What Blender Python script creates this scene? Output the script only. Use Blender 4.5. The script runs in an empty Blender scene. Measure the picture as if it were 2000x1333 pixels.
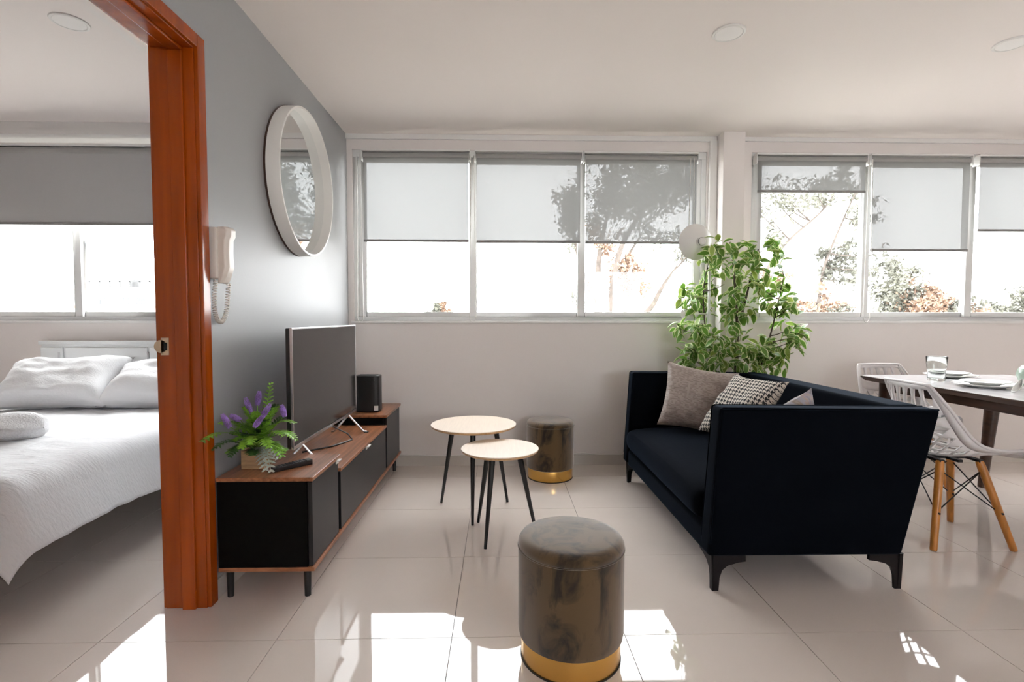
import bpy, bmesh, math, random
from mathutils import Vector, Matrix, noise

C = bpy.context.scene.collection
PI = math.pi
random.seed(11)

# ------------------------------------------------------------------ camera
CAM_H = 1.1014
cam_d = bpy.data.cameras.new('camera'); cam = bpy.data.objects.new('camera', cam_d); C.objects.link(cam)
cam_d.sensor_width = 36.0; cam_d.sensor_fit = 'HORIZONTAL'; cam_d.lens = 36.0*1003.1/2000.0
cam_d.clip_start = 0.05; cam_d.clip_end = 500
yaw, pitch, roll = 0.0237252, -0.043544, 0.0004447
f = Vector((math.sin(yaw)*math.cos(pitch), math.cos(yaw)*math.cos(pitch), math.sin(pitch)))
r = Vector((math.cos(yaw), -math.sin(yaw), 0)); u = r.cross(f)
r2 = r*math.cos(roll)+u*math.sin(roll); u2 = u*math.cos(roll)-r*math.sin(roll)
cam.matrix_world = Matrix(((r2.x,u2.x,-f.x,0),(r2.y,u2.y,-f.y,0),(r2.z,u2.z,-f.z,CAM_H),(0,0,0,1)))
bpy.context.scene.camera = cam

# ------------------------------------------------------------------ world, exposure
SKY = 9.0
bpy.context.scene.cycles.sample_clamp_indirect = 6.0
w = bpy.data.worlds.new('overcast'); bpy.context.scene.world = w; w.use_nodes = True
wn = w.node_tree.nodes; wn['Background'].inputs[0].default_value = (0.975,0.985,1.0,1); wn['Background'].inputs[1].default_value = SKY
vs = bpy.context.scene.view_settings
vs.view_transform = 'Standard'; vs.look = 'None'; vs.gamma = 1.0; vs.use_curve_mapping = False
vs.exposure = 0.70

# ------------------------------------------------------------------ materials
def new_mat(name):
    m = bpy.data.materials.new(name); m.use_nodes = True
    return m, m.node_tree.nodes, m.node_tree.links, m.node_tree.nodes['Principled BSDF']
def pm(name, col, rough=0.5, metal=0.0, bump=None, var=None, coat=0, sheen=0, sheencol=None, spec=None, sub=0, coords='Object'):
    """principled material; var=(scale, amount, stretch) colour variation, bump=(scale, strength, stretch)"""
    m, n, l, b = new_mat(name)
    b.inputs['Base Color'].default_value = (*col,1); b.inputs['Roughness'].default_value = rough; b.inputs['Metallic'].default_value = metal
    if coat: b.inputs['Coat Weight'].default_value = coat; b.inputs['Coat Roughness'].default_value = 0.08
    if spec is not None: b.inputs['Specular IOR Level'].default_value = spec
    if sheen:
        b.inputs['Sheen Weight'].default_value = sheen; b.inputs['Sheen Roughness'].default_value = 0.35
        b.inputs['Sheen Tint'].default_value = (*(sheencol or (1,1,1)),1)
    if var or bump:
        tc = n.new('ShaderNodeTexCoord')
        def nz(scale, stretch, detail=4):
            mp = n.new('ShaderNodeMapping'); mp.inputs['Scale'].default_value = stretch
            l.new(tc.outputs[coords], mp.inputs[0])
            t = n.new('ShaderNodeTexNoise'); t.inputs['Scale'].default_value = scale; t.inputs['Detail'].default_value = detail
            l.new(mp.outputs[0], t.inputs['Vector']); return t
        if var:
            t = nz(var[0], var[2] if len(var)>2 else (1,1,1))
            rp = n.new('ShaderNodeValToRGB'); a = var[1]
            rp.color_ramp.elements[0].position = 0.3; rp.color_ramp.elements[1].position = 0.7
            rp.color_ramp.elements[0].color = (*[max(0,c*(1-a)) for c in col],1)
            rp.color_ramp.elements[1].color = (*[min(1,c*(1+a)) for c in col],1)
            l.new(t.outputs['Fac'], rp.inputs[0]); l.new(rp.outputs[0], b.inputs['Base Color'])
        if bump:
            t = nz(bump[0], bump[2] if len(bump)>2 else (1,1,1))
            bp = n.new('ShaderNodeBump'); bp.inputs['Strength'].default_value = bump[1]; bp.inputs['Distance'].default_value = 0.01
            l.new(t.outputs['Fac'], bp.inputs['Height']); l.new(bp.outputs[0], b.inputs['Normal'])
    return m

M = {}
M['wall'] = pm('white_wall_paint', (0.83,0.775,0.75), 0.6, bump=(60,0.03))
M['grey_wall'] = pm('grey_wall_paint', (0.345,0.35,0.355), 0.45, bump=(60,0.03))
M['ceiling'] = pm('ceiling_paint', (0.85,0.785,0.75), 0.7, bump=(40,0.02))
M['tile'] = pm('porcelain_tile', (0.715,0.635,0.58), 0.03, var=(1.4,0.05), spec=0.8)
M['grout'] = pm('grout', (0.30,0.27,0.25), 0.8)
M['base'] = pm('baseboard_tile', (0.62,0.57,0.52), 0.15)
M['alu'] = pm('white_aluminium', (0.78,0.78,0.77), 0.35)
M['trim'] = pm('white_trim', (0.82,0.80,0.78), 0.45)
M['door_wood'] = pm('varnished_wood', (0.33,0.056,0.002), 0.16, var=(3,0.28,(6,6,0.5)), coat=0.12, spec=0.35)
M['white_plastic'] = pm('white_plastic', (0.80,0.78,0.75), 0.35)
M['cream_plastic'] = pm('cream_plastic', (0.74,0.68,0.62), 0.3)
M['black'] = pm('black_plastic', (0.012,0.012,0.013), 0.35)
M['black_metal'] = pm('black_metal', (0.008,0.008,0.009), 0.4)
M['silver'] = pm('brushed_metal', (0.62,0.62,0.63), 0.3, metal=1.0)
M['steel_plate'] = pm('brass_plate', (0.62,0.48,0.33), 0.35, metal=0.7)
M['gold'] = pm('brass_band', (0.86,0.52,0.15), 0.25, metal=1.0)
M['walnut'] = pm('walnut_veneer', (0.29,0.115,0.052), 0.28, var=(5,0.4,(14,0.8,14)))
M['walnut_edge'] = pm('walnut_edge', (0.33,0.13,0.06), 0.35, var=(5,0.3,(4,0.8,14)))
M['cab_black'] = pm('black_cabinet_board', (0.003,0.003,0.003), 0.55, spec=0.08)
M['cab_front'] = pm('graphite_cabinet_front', (0.010,0.011,0.012), 0.32, spec=0.4)
M['screen'] = pm('tv_screen', (0.012,0.011,0.010), 0.12, spec=0.9)
M['mirror'] = pm('mirror_glass', (0.9,0.92,0.92), 0.0, metal=1.0)
M['table_white'] = pm('whitewashed_oak', (0.80,0.66,0.53), 0.36, var=(6,0.05,(18,1.2,18)), spec=0.9, coat=0.3)
M['table_edge'] = pm('oak_edge', (0.62,0.38,0.18), 0.4, var=(9,0.2,(6,6,1)))
M['sofa'] = pm('navy_velvet', (0.0022,0.0030,0.0052), 0.9, sheen=0.12, sheencol=(0.22,0.33,0.52), bump=(90,0.05), spec=0.03)
M['sofa_leg'] = pm('dark_leg', (0.006,0.004,0.005), 0.5, spec=0.2)
M['orange_wood'] = pm('honey_beech', (0.56,0.22,0.045), 0.35, var=(5,0.2,(10,10,0.6)))
M['chair'] = pm('white_chair_plastic', (0.84,0.80,0.80), 0.35)
M['dark_wood'] = pm('dark_table_wood', (0.055,0.026,0.016), 0.30, var=(5,0.35,(10,1,10)))
M['table_top'] = pm('pale_stone_top', (0.78,0.76,0.78), 0.12, var=(3,0.10,(5,0.8,5)), spec=0.6)
M['porcelain'] = pm('white_porcelain', (0.82,0.82,0.80), 0.12)
M['linen'] = pm('white_linen', (0.84,0.84,0.85), 0.8, bump=(55,0.18,(1,3,1)))
M['sheet'] = pm('waffle_cotton', (0.84,0.84,0.86), 0.8, bump=(42,0.35,(0.5,2.2,1)))
M['bed_white'] = pm('white_lacquer', (0.80,0.81,0.81), 0.35)
M['plant_wood'] = pm('pale_wood_box', (0.50,0.32,0.17), 0.6, var=(14,0.25,(1,1,6)))
M['lavender'] = pm('lavender_flower', (0.42,0.25,0.66), 0.7, var=(60,0.35))
M['fern'] = pm('fern_green', (0.20,0.42,0.04), 0.5, var=(14,0.6))
M['fern_dark'] = pm('dark_fern', (0.05,0.13,0.028), 0.55, var=(9,0.4))
M['fern_silver'] = pm('silver_fern', (0.42,0.45,0.40), 0.5, var=(20,0.2))
M['stem'] = pm('brown_stem', (0.055,0.035,0.02), 0.7, var=(20,0.3))
M['pot'] = pm('black_pot', (0.02,0.02,0.02), 0.4)
M['soil'] = pm('soil', (0.03,0.02,0.012), 0.9)
M['grey_fabric_tube'] = pm('grey_blind_tube', (0.36,0.35,0.335), 0.6)
M['bar_grey'] = pm('grey_bottom_bar', (0.26,0.25,0.24), 0.5)
M['blackout'] = pm('blackout_cloth', (0.46,0.455,0.45), 0.8, bump=(200,0.05))
M['rubber'] = pm('rubber', (0.02,0.02,0.02), 0.6)
M['bark'] = pm('bark', (0.075,0.06,0.05), 0.9, var=(8,0.3))
M['leaf_out'] = pm('outdoor_leaf', (0.115,0.115,0.09), 0.7, var=(0.9,0.5))
M['leaf_orange'] = pm('autumn_leaf', (0.24,0.15,0.10), 0.7, var=(0.9,0.4))
M['ground'] = pm('ground_outside', (0.42,0.40,0.36), 0.9, var=(0.05,0.3))
M['stucco'] = pm('white_stucco', (0.80,0.78,0.75), 0.9)
M['terracotta'] = pm('terracotta', (0.45,0.17,0.09), 0.8)
M['dark_glass'] = pm('dark_window', (0.05,0.055,0.06), 0.1)
M['rail_dark'] = pm('dark_metal_rail', (0.05,0.05,0.05), 0.5)
M['light_lens'] = pm('light_diffuser', (0.92,0.90,0.88), 0.8, spec=0.1)
M['towel'] = pm('terry_towel', (0.82,0.81,0.82), 0.95, bump=(120,0.4))

# velvet with darker brushed patches
m, n, l, b = new_mat('taupe_velvet'); M['velvet'] = m
tc = n.new('ShaderNodeTexCoord'); mp = n.new('ShaderNodeMapping'); mp.inputs['Scale'].default_value = (1,1,0.55)
t = n.new('ShaderNodeTexNoise'); t.inputs['Scale'].default_value = 11; t.inputs['Detail'].default_value = 5; t.inputs['Roughness'].default_value = 0.62; t.inputs['Distortion'].default_value = 0.8
rp = n.new('ShaderNodeValToRGB'); e = rp.color_ramp.elements
e[0].position = 0.35; e[0].color = (0.014,0.008,0.004,1); e[1].position = 0.53; e[1].color = (0.108,0.064,0.027,1)
l.new(tc.outputs['Object'], mp.inputs[0]); l.new(mp.outputs[0], t.inputs['Vector']); l.new(t.outputs['Fac'], rp.inputs[0]); l.new(rp.outputs[0], b.inputs['Base Color'])
b.inputs['Roughness'].default_value = 0.8; b.inputs['Sheen Weight'].default_value = 0.85; b.inputs['Sheen Roughness'].default_value = 0.5; b.inputs['Sheen Tint'].default_value = (0.9,0.87,0.85,1)
b.inputs['Specular IOR Level'].default_value = 0.2

# window glass: clear pane with a Fresnel reflection
m, n, l, b = new_mat('window_glass'); M['glass'] = m; n.remove(b)
fr = n.new('ShaderNodeFresnel'); ge = n.new('ShaderNodeNewGeometry')
ior = n.new('ShaderNodeMapRange'); ior.inputs['To Min'].default_value = 1.45; ior.inputs['To Max'].default_value = 1/1.45
l.new(ge.outputs['Backfacing'], ior.inputs['Value']); l.new(ior.outputs[0], fr.inputs[0])
tr = n.new('ShaderNodeBsdfTransparent'); tr.inputs[0].default_value = (0.97,0.98,0.98,1)
gl = n.new('ShaderNodeBsdfGlossy'); gl.inputs['Roughness'].default_value = 0.0
mx = n.new('ShaderNodeMixShader'); l.new(fr.outputs[0], mx.inputs[0]); l.new(tr.outputs[0], mx.inputs[1]); l.new(gl.outputs[0], mx.inputs[2])
l.new(mx.outputs[0], n['Material Output'].inputs[0])
m, n, l, b = new_mat('tumbler_glass'); M['tumbler'] = m
b.inputs['Base Color'].default_value = (0.97,1,0.99,1); b.inputs['Roughness'].default_value = 0.0; b.inputs['Transmission Weight'].default_value = 1.0; b.inputs['IOR'].default_value = 1.45

# screen fabric of the roller blinds: open weave lets a little of the view through
m, n, l, b = new_mat('screen_fabric'); M['screen_fabric'] = m; n.remove(b)
df = n.new('ShaderNodeBsdfDiffuse'); df.inputs[0].default_value = (0.22,0.218,0.213,1)
tl = n.new('ShaderNodeBsdfTranslucent'); tl.inputs[0].default_value = (0.42,0.42,0.415,1)
tp = n.new('ShaderNodeBsdfTransparent'); tp.inputs[0].default_value = (1,1,1,1)
tc = n.new('ShaderNodeTexCoord'); mpa = n.new('ShaderNodeMapping'); mpa.inputs['Scale'].default_value = (400,1,6)
nz = n.new('ShaderNodeTexNoise'); nz.inputs['Scale'].default_value = 1.0
l.new(tc.outputs['Object'], mpa.inputs[0]); l.new(mpa.outputs[0], nz.inputs['Vector'])
mr = n.new('ShaderNodeMapRange'); mr.inputs['To Min'].default_value = 0.028; mr.inputs['To Max'].default_value = 0.040
l.new(nz.outputs['Fac'], mr.inputs['Value'])
m1 = n.new('ShaderNodeMixShader'); m1.inputs[0].default_value = 0.085
l.new(df.outputs[0], m1.inputs[1]); l.new(tl.outputs[0], m1.inputs[2])
m2 = n.new('ShaderNodeMixShader'); l.new(mr.outputs[0], m2.inputs[0]); l.new(m1.outputs[0], m2.inputs[1]); l.new(tp.outputs[0], m2.inputs[2])
l.new(m2.outputs[0], n['Material Output'].inputs[0])

def math_node(n, l, op, a, bv=None, c=None):
    x = n.new('ShaderNodeMath'); x.operation = op
    for k, v in enumerate((a, bv, c)):
        if v is None: continue
        if isinstance(v, (int, float)): x.inputs[k].default_value = v
        else: l.new(v, x.inputs[k])
    return x.outputs[0]

# houndstooth weave from UV
m, n, l, b = new_mat('houndstooth'); M['houndstooth'] = m
uv = n.new('ShaderNodeUVMap'); sp = n.new('ShaderNodeSeparateXYZ'); l.new(uv.outputs[0], sp.inputs[0])
N = 8*17
ix = math_node(n,l,'FLOOR', math_node(n,l,'MULTIPLY', sp.outputs[0], N)); iy = math_node(n,l,'FLOOR', math_node(n,l,'MULTIPLY', sp.outputs[1], N))
wx = math_node(n,l,'LESS_THAN', math_node(n,l,'MODULO', ix, 8), 4); wy = math_node(n,l,'LESS_THAN', math_node(n,l,'MODULO', iy, 8), 4)
tw = math_node(n,l,'LESS_THAN', math_node(n,l,'MODULO', math_node(n,l,'ADD', ix, iy), 4), 2)
val = math_node(n,l,'ADD', math_node(n,l,'MULTIPLY', tw, wx), math_node(n,l,'MULTIPLY', math_node(n,l,'SUBTRACT', 1.0, tw), wy))
mxc = n.new('ShaderNodeMix'); mxc.data_type = 'RGBA'; l.new(val, mxc.inputs[0]); mxc.inputs[6].default_value = (0.62,0.56,0.49,1); mxc.inputs[7].default_value = (0.012,0.012,0.015,1)
l.new(mxc.outputs[2], b.inputs['Base Color']); b.inputs['Roughness'].default_value = 0.85

# taupe satin cushion with rows of woven dashes
m, n, l, b = new_mat('dashed_taupe'); M['dashed'] = m
uv = n.new('ShaderNodeUVMap'); mp = n.new('ShaderNodeMapping'); mp.inputs['Scale'].default_value = (34,52,1); l.new(uv.outputs[0], mp.inputs[0])
sp = n.new('ShaderNodeSeparateXYZ'); l.new(mp.outputs[0], sp.inputs[0])
wn_ = n.new('ShaderNodeTexWhiteNoise'); wn_.noise_dimensions = '2D'
cmb = n.new('ShaderNodeCombineXYZ'); fx = math_node(n,l,'FLOOR',sp.outputs[0]); fy = math_node(n,l,'FLOOR',sp.outputs[1]); l.new(fx,cmb.inputs[0]); l.new(fy,cmb.inputs[1]); l.new(cmb.outputs[0], wn_.inputs['Vector'])
inb = math_node(n,l,'GREATER_THAN', math_node(n,l,'FRACT',sp.outputs[1]), 0.45)
dash = math_node(n,l,'MULTIPLY', inb, math_node(n,l,'GREATER_THAN', wn_.outputs['Value'], 0.4))
mxc = n.new('ShaderNodeMix'); mxc.data_type = 'RGBA'; l.new(dash, mxc.inputs[0]); mxc.inputs[6].default_value = (0.40,0.335,0.30,1); mxc.inputs[7].default_value = (0.27,0.215,0.19,1)
l.new(mxc.outputs[2], b.inputs['Base Color']); b.inputs['Roughness'].default_value = 0.42
bp = n.new('ShaderNodeBump'); bp.inputs['Strength'].default_value = 0.4; bp.inputs['Distance'].default_value = 0.003; l.new(dash, bp.inputs['Height']); l.new(bp.outputs[0], b.inputs['Normal'])

# marbled print cushion
m, n, l, b = new_mat('marbled_print'); M['marbled'] = m
uv = n.new('ShaderNodeUVMap'); t = n.new('ShaderNodeTexNoise'); t.inputs['Scale'].default_value = 3.2; t.inputs['Detail'].default_value = 6; t.inputs['Distortion'].default_value = 1.6
l.new(uv.outputs[0], t.inputs['Vector']); rp = n.new('ShaderNodeValToRGB'); l.new(t.outputs['Fac'], rp.inputs[0]); cr = rp.color_ramp
cr.elements[0].position = 0.3; cr.elements[0].color = (0.06,0.05,0.06,1); cr.elements[1].position = 0.75; cr.elements[1].color = (0.42,0.37,0.37,1)
for p_, c_ in ((0.42,(0.28,0.24,0.28,1)),(0.5,(0.34,0.24,0.19,1)),(0.58,(0.27,0.26,0.31,1)),(0.66,(0.20,0.14,0.10,1))):
    q = cr.elements.new(p_); q.color = c_
l.new(rp.outputs[0], b.inputs['Base Color']); b.inputs['Roughness'].default_value = 0.5

# variegated ficus leaf: green blade, pale margin
def leaf_mat(name, g1, g2, edge):
    m, n, l, b = new_mat(name)
    uv = n.new('ShaderNodeUVMap'); sp = n.new('ShaderNodeSeparateXYZ'); l.new(uv.outputs[0], sp.inputs[0])
    d = math_node(n,l,'ABSOLUTE', math_node(n,l,'SUBTRACT', sp.outputs[0], 0.5))
    oi = n.new('ShaderNodeObjectInfo')
    mg = n.new('ShaderNodeMix'); mg.data_type = 'RGBA'; l.new(oi.outputs['Random'], mg.inputs[0]); mg.inputs[6].default_value = (*g1,1); mg.inputs[7].default_value = (*g2,1)
    tx = n.new('ShaderNodeTexNoise'); tx.inputs['Scale'].default_value = 6; l.new(uv.outputs[0], tx.inputs['Vector'])
    fac = math_node(n,l,'GREATER_THAN', math_node(n,l,'ADD', d, math_node(n,l,'MULTIPLY', tx.outputs['Fac'], 0.12)), 0.42)
    me = n.new('ShaderNodeMix'); me.data_type = 'RGBA'; l.new(fac, me.inputs[0]); l.new(mg.outputs[2], me.inputs[6]); me.inputs[7].default_value = (*edge,1)
    l.new(me.outputs[2], b.inputs['Base Color']); b.inputs['Roughness'].default_value = 0.4
    tl = n.new('ShaderNodeBsdfTranslucent'); l.new(me.outputs[2], tl.inputs[0])
    mx = n.new('ShaderNodeMixShader'); mx.inputs[0].default_value = 0.35; l.new(b.outputs[0], mx.inputs[1]); l.new(tl.outputs[0], mx.inputs[2])
    l.new(mx.outputs[0], n['Material Output'].inputs[0])
    return m
M['ficus'] = leaf_mat('ficus_leaf', (0.12,0.265,0.035), (0.34,0.44,0.09), (0.74,0.78,0.44))
# carved celadon glaze
m, n, l, b = new_mat('celadon_glaze'); M['celadon'] = m
b.inputs['Base Color'].default_value = (0.42,0.53,0.44,1); b.inputs['Roughness'].default_value = 0.15
tc = n.new('ShaderNodeTexCoord'); t = n.new('ShaderNodeTexVoronoi'); t.inputs['Scale'].default_value = 45; l.new(tc.outputs['Object'], t.inputs['Vector'])
bp = n.new('ShaderNodeBump'); bp.inputs['Strength'].default_value = 0.6; bp.inputs['Distance'].default_value = 0.006; l.new(t.outputs['Distance'], bp.inputs['Height']); l.new(bp.outputs[0], b.inputs['Normal'])

# ------------------------------------------------------------------ mesh helpers
class MB:
    def __init__(s): s.v = []; s.f = []; s.uv = {}
    def box(s, x0,x1,y0,y1,z0,z1):
        o = len(s.v); s.v += [(x0,y0,z0),(x1,y0,z0),(x1,y1,z0),(x0,y1,z0),(x0,y0,z1),(x1,y0,z1),(x1,y1,z1),(x0,y1,z1)]
        s.f += [tuple(o+i for i in q) for q in ((3,2,1,0),(4,5,6,7),(0,1,5,4),(1,2,6,5),(2,3,7,6),(3,0,4,7))]; return s
    def hexa(s, pts):            # 8 corners: bottom 4 ccw, top 4 ccw
        o = len(s.v); s.v += [tuple(p) for p in pts]
        s.f += [tuple(o+i for i in q) for q in ((3,2,1,0),(4,5,6,7),(0,1,5,4),(1,2,6,5),(2,3,7,6),(3,0,4,7))]; return s
    def tube(s, pts, rad, n=10, cap=True):
        pts = [Vector(p) for p in pts]; rs = rad if isinstance(rad,(list,tuple)) else [rad]*len(pts)
        rings = []; up = None
        for i, p in enumerate(pts):
            d = (pts[min(i+1,len(pts)-1)]-pts[max(i-1,0)]).normalized()
            if up is None:
                a = Vector((0,0,1)) if abs(d.z) < 0.9 else Vector((1,0,0)); up = d.cross(a).normalized()
            up = (up-d*up.dot(d)).normalized(); w_ = d.cross(up)
            o = len(s.v)
            for k in range(n):
                a = 2*PI*k/n; s.v.append(tuple(p+(up*math.cos(a)+w_*math.sin(a))*rs[i]))
            rings.append(o)
        for a, b_ in zip(rings, rings[1:]):
            for k in range(n): s.f.append((a+k, a+(k+1)%n, b_+(k+1)%n, b_+k))
        if cap:
            s.f.append(tuple(rings[0]+k for k in range(n))[::-1]); s.f.append(tuple(rings[-1]+k for k in range(n)))
        return s
    def lathe(s, prof, n=32, c=(0,0,0), axis='z'):
        rings = []
        for r_, z in prof:
            o = len(s.v)
            for k in range(n):
                a = 2*PI*k/n; p = (r_*math.cos(a), r_*math.sin(a), z)
                if axis == 'x': p = (p[2], p[0], p[1])
                if axis == 'y': p = (p[1], p[2], p[0])
                s.v.append((c[0]+p[0], c[1]+p[1], c[2]+p[2]))
            rings.append(o)
        for a, b_ in zip(rings, rings[1:]):
            for k in range(n): s.f.append((a+k, a+(k+1)%n, b_+(k+1)%n, b_+k))
        closed = prof[0] == prof[-1]
        if prof[0][0] > 1e-6 and not closed: s.f.append(tuple(rings[0]+k for k in range(n))[::-1])
        if prof[-1][0] > 1e-6 and not closed: s.f.append(tuple(rings[-1]+k for k in range(n)))
        return s
    def prism(s, poly, y0, y1, axis='y'):     # polygon in (a,b); extruded along axis
        n = len(poly); o = len(s.v)
        for t in (y0,y1):
            for a, b_ in poly:
                s.v.append((a,t,b_) if axis=='y' else (t,a,b_) if axis=='x' else (a,b_,t))
        s.f.append(tuple(range(o,o+n))); s.f.append(tuple(range(o+n,o+2*n))[::-1])
        for k in range(n): s.f.append((o+k, o+n+k, o+n+(k+1)%n, o+(k+1)%n))
        return s
    def grid(s, nu, nv, fn, uv=False):
        o = len(s.v)
        for j in range(nv+1):
            for i in range(nu+1):
                s.v.append(tuple(fn(i/nu, j/nv)))
                if uv: s.uv[len(s.v)-1] = (i/nu, j/nv)
        for j in range(nv):
            for i in range(nu):
                a = o+j*(nu+1)+i; s.f.append((a,a+1,a+nu+2,a+nu+1))
        return s

def fix(me):
    bm = bmesh.new(); bm.from_mesh(me); bmesh.ops.remove_doubles(bm, verts=bm.verts, dist=1e-5)
    bmesh.ops.recalc_face_normals(bm, faces=bm.faces); bm.to_mesh(me); bm.free()
def build(name, mb, mat, parent=None, smooth=False, bevel=0, seg=2, sub=0, solid=0, recalc=True):
    me = bpy.data.meshes.new(name)
    vs_ = mb.v
    if parent is not None:
        off = world_loc(parent); vs_ = [(x-off.x, y-off.y, z-off.z) for x,y,z in mb.v]
    me.from_pydata(vs_, [], mb.f); me.materials.append(mat)
    if mb.uv:
        ul = me.uv_layers.new(name='UVMap')
        for lp in me.loops: ul.data[lp.index].uv = mb.uv.get(lp.vertex_index, (0,0))
    elif recalc: fix(me)
    if smooth:
        me.polygons.foreach_set('use_smooth', [True]*len(me.polygons))
        if smooth == 'auto':
            me.set_sharp_from_angle(angle=math.radians(40))
    o = bpy.data.objects.new(name, me); C.objects.link(o)
    if parent is not None: o.parent = parent
    if solid:
        md = o.modifiers.new('solid','SOLIDIFY'); md.thickness = solid; md.offset = 0
    if bevel:
        md = o.modifiers.new('bevel','BEVEL'); md.width = bevel; md.segments = seg; md.limit_method = 'ANGLE'; md.angle_limit = math.radians(40)
        me.polygons.foreach_set('use_smooth', [True]*len(me.polygons))
        md.harden_normals = False
        w_ = o.modifiers.new('wn','WEIGHTED_NORMAL'); w_.keep_sharp = True
    if sub:
        md = o.modifiers.new('sub','SUBSURF'); md.levels = sub; md.render_levels = sub
    return o
def world_loc(o):
    p = Vector((0,0,0))
    while o is not None: p += o.location; o = o.parent
    return p
def thing(name, loc, label, cat, group=None):
    o = bpy.data.objects.new(name, None); o.empty_display_size = 0.05; C.objects.link(o); o.location = loc
    return tag(o, label, cat, group)
def tag(o, label=None, cat=None, group=None, kind=None):
    if label: o['label'] = label
    if cat: o['category'] = cat
    if group: o['group'] = group
    if kind: o['kind'] = kind
    return o
def struct(name, mb, mat, label, cat, **k):
    o = build(name, mb, mat, **k); return tag(o, label, cat, kind='structure')
def struct_empty(name, loc, label, cat):
    o = bpy.data.objects.new(name, None); o.empty_display_size = 0.05; C.objects.link(o); o.location = loc
    return tag(o, label, cat, kind='structure')
def part_label(o, label): o['label'] = label; return o
def copy_tree(o, parent=None):
    c = o.copy(); C.objects.link(c)
    if parent is not None: c.parent = parent
    for ch in list(o.children): copy_tree(ch, c)
    return c

# ------------------------------------------------------------------ the room
XW = -1.115; XB = -1.262; YW = 3.82; H = 2.44; XR = 4.9; YB = -2.8; XBL = -4.1; YBB = -0.6
# floor: grout bed with tiles
fl = struct('floor', MB().box(XBL-.2,XR+.2,YB-.2,YW+.2,-0.15,-0.004), M['grout'], 'polished beige floor of large square porcelain tiles', 'floor')
tme = None
X0, Y0, T = -0.766, 1.7315, 0.6
for i in range(-6,10):
    for j in range(-8,4):
        xa, ya = X0+T*i, Y0+T*j
        if xa > XR or xa+T < XBL: continue
        if tme is None:
            o = build('floor_tile', MB().box(0.0013,T-0.0013,0.0013,T-0.0013,-0.004,0.0), M['tile'], None)
            o.parent = fl; tme = o.data
        else:
            o = bpy.data.objects.new('floor_tile', tme); C.objects.link(o); o.parent = fl
        o.location = (xa, ya, 0)
struct('ceiling', MB().box(XBL-.2,XR+.2,YB-.2,YW+.2,H,H+.15), M['ceiling'], 'plain white painted ceiling over both rooms', 'ceiling')

def wall_with_openings(name, x0, x1, y0, y1, z1, ops, mat, label, axis='x'):
    """wall slab in the xz plane (axis x) with rectangular openings (a0,a1,z0,z1)"""
    mb = MB(); xs = sorted({x0,x1,*[o[0] for o in ops],*[o[1] for o in ops]}) if axis=='x' else sorted({y0,y1,*[o[0] for o in ops],*[o[1] for o in ops]})
    for a, b_ in zip(xs, xs[1:]):
        segs = [(0.0,z1)]
        for o in ops:
            if o[0] <= a+1e-6 and o[1] >= b_-1e-6: segs = [(0.0,o[2]),(o[3],z1)]
        for s0, s1 in segs:
            if s1-s0 < 1e-4: continue
            if axis == 'x': mb.box(a,b_,y0,y1,s0,s1)
            else: mb.box(x0,x1,a,b_,s0,s1)
    return struct(name, mb, mat, label, 'wall')
W1 = (-1.075,1.535,1.085,2.335); W2 = (1.87,4.60,1.085,2.335); W3 = (-3.95,-1.40,1.085,2.22)
wall_with_openings('wall_back', XBL-.2, XR+.2, YW, YW+.18, H, [W3,W1,W2], M['wall'], 'white window wall running behind sofa, tables and bed')
DY0, DY1, DZ = 1.05, 1.935, 2.085
wall_with_openings('wall_left', XB, XW, YB, YW, H, [(DY0-.03,DY1+.03,0.0,DZ+.03)], M['grey_wall'], 'grey painted partition wall carrying the round mirror and intercom', axis='y')
struct('wall_right', MB().box(XR,XR+.18,YB-.2,YW,0,H), M['wall'], 'white side wall beyond the dining table', 'wall')
W4 = (0.8,3.0,1.05,2.15)  # opening added behind the camera, sized for the fill light it admits
wall_with_openings('wall_front', XB, XR+.2, YB-.18, YB, H, [W4], M['wall'], 'white wall opposite the window wall')
struct('wall_bedroom', MB().box(XBL-.18,XBL,YBB-.2,YW,0,H).box(XBL,XB,YBB-.18,YBB,0,H), M['wall'], 'white bedroom walls beside the bed', 'wall')
# pier between the two windows
struct('trim_1', MB().box(1.60,1.758,3.69,YW,0,H), M['wall'], 'white square pier standing between the two living room windows', 'pier', bevel=0.004)
struct('trim_2', MB().box(XW,1.60,3.80,YW,2.405,2.44), M['trim'], 'thin white ceiling strip above the three pane window by the mirror', 'trim')
struct('trim_3', MB().box(1.758,XR,3.80,YW,2.41,2.44), M['trim'], 'thin white ceiling strip above the window by the dining table', 'trim')
struct('trim_4', MB().box(1.545,1.60,3.79,YW,1.0,2.41), M['trim'], 'upright white strip beside the pier and window jamb', 'trim', bevel=0.003)
struct('trim_5', MB().box(XBL,XB,3.63,YW,2.36,H).box(XBL,XB,3.622,3.632,2.355,2.385), M['trim'], 'white boxed valance above the bedroom blind', 'trim')
# baseboards
struct('baseboard_back', MB().box(XW,1.60,3.808,YW,0,0.077).box(1.758,XR,3.808,YW,0,0.077), M['base'], 'low beige tile baseboard under the window wall', 'baseboard')
struct('baseboard_left', MB().box(XW,XW+0.010,1.99,3.808,0,0.077), M['base'], 'low beige tile baseboard along the grey wall', 'baseboard')
struct('baseboard_bedroom', MB().box(XBL,XB,3.808,YW,0,0.077), M['base'], 'low beige tile baseboard behind the bed', 'baseboard')

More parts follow.
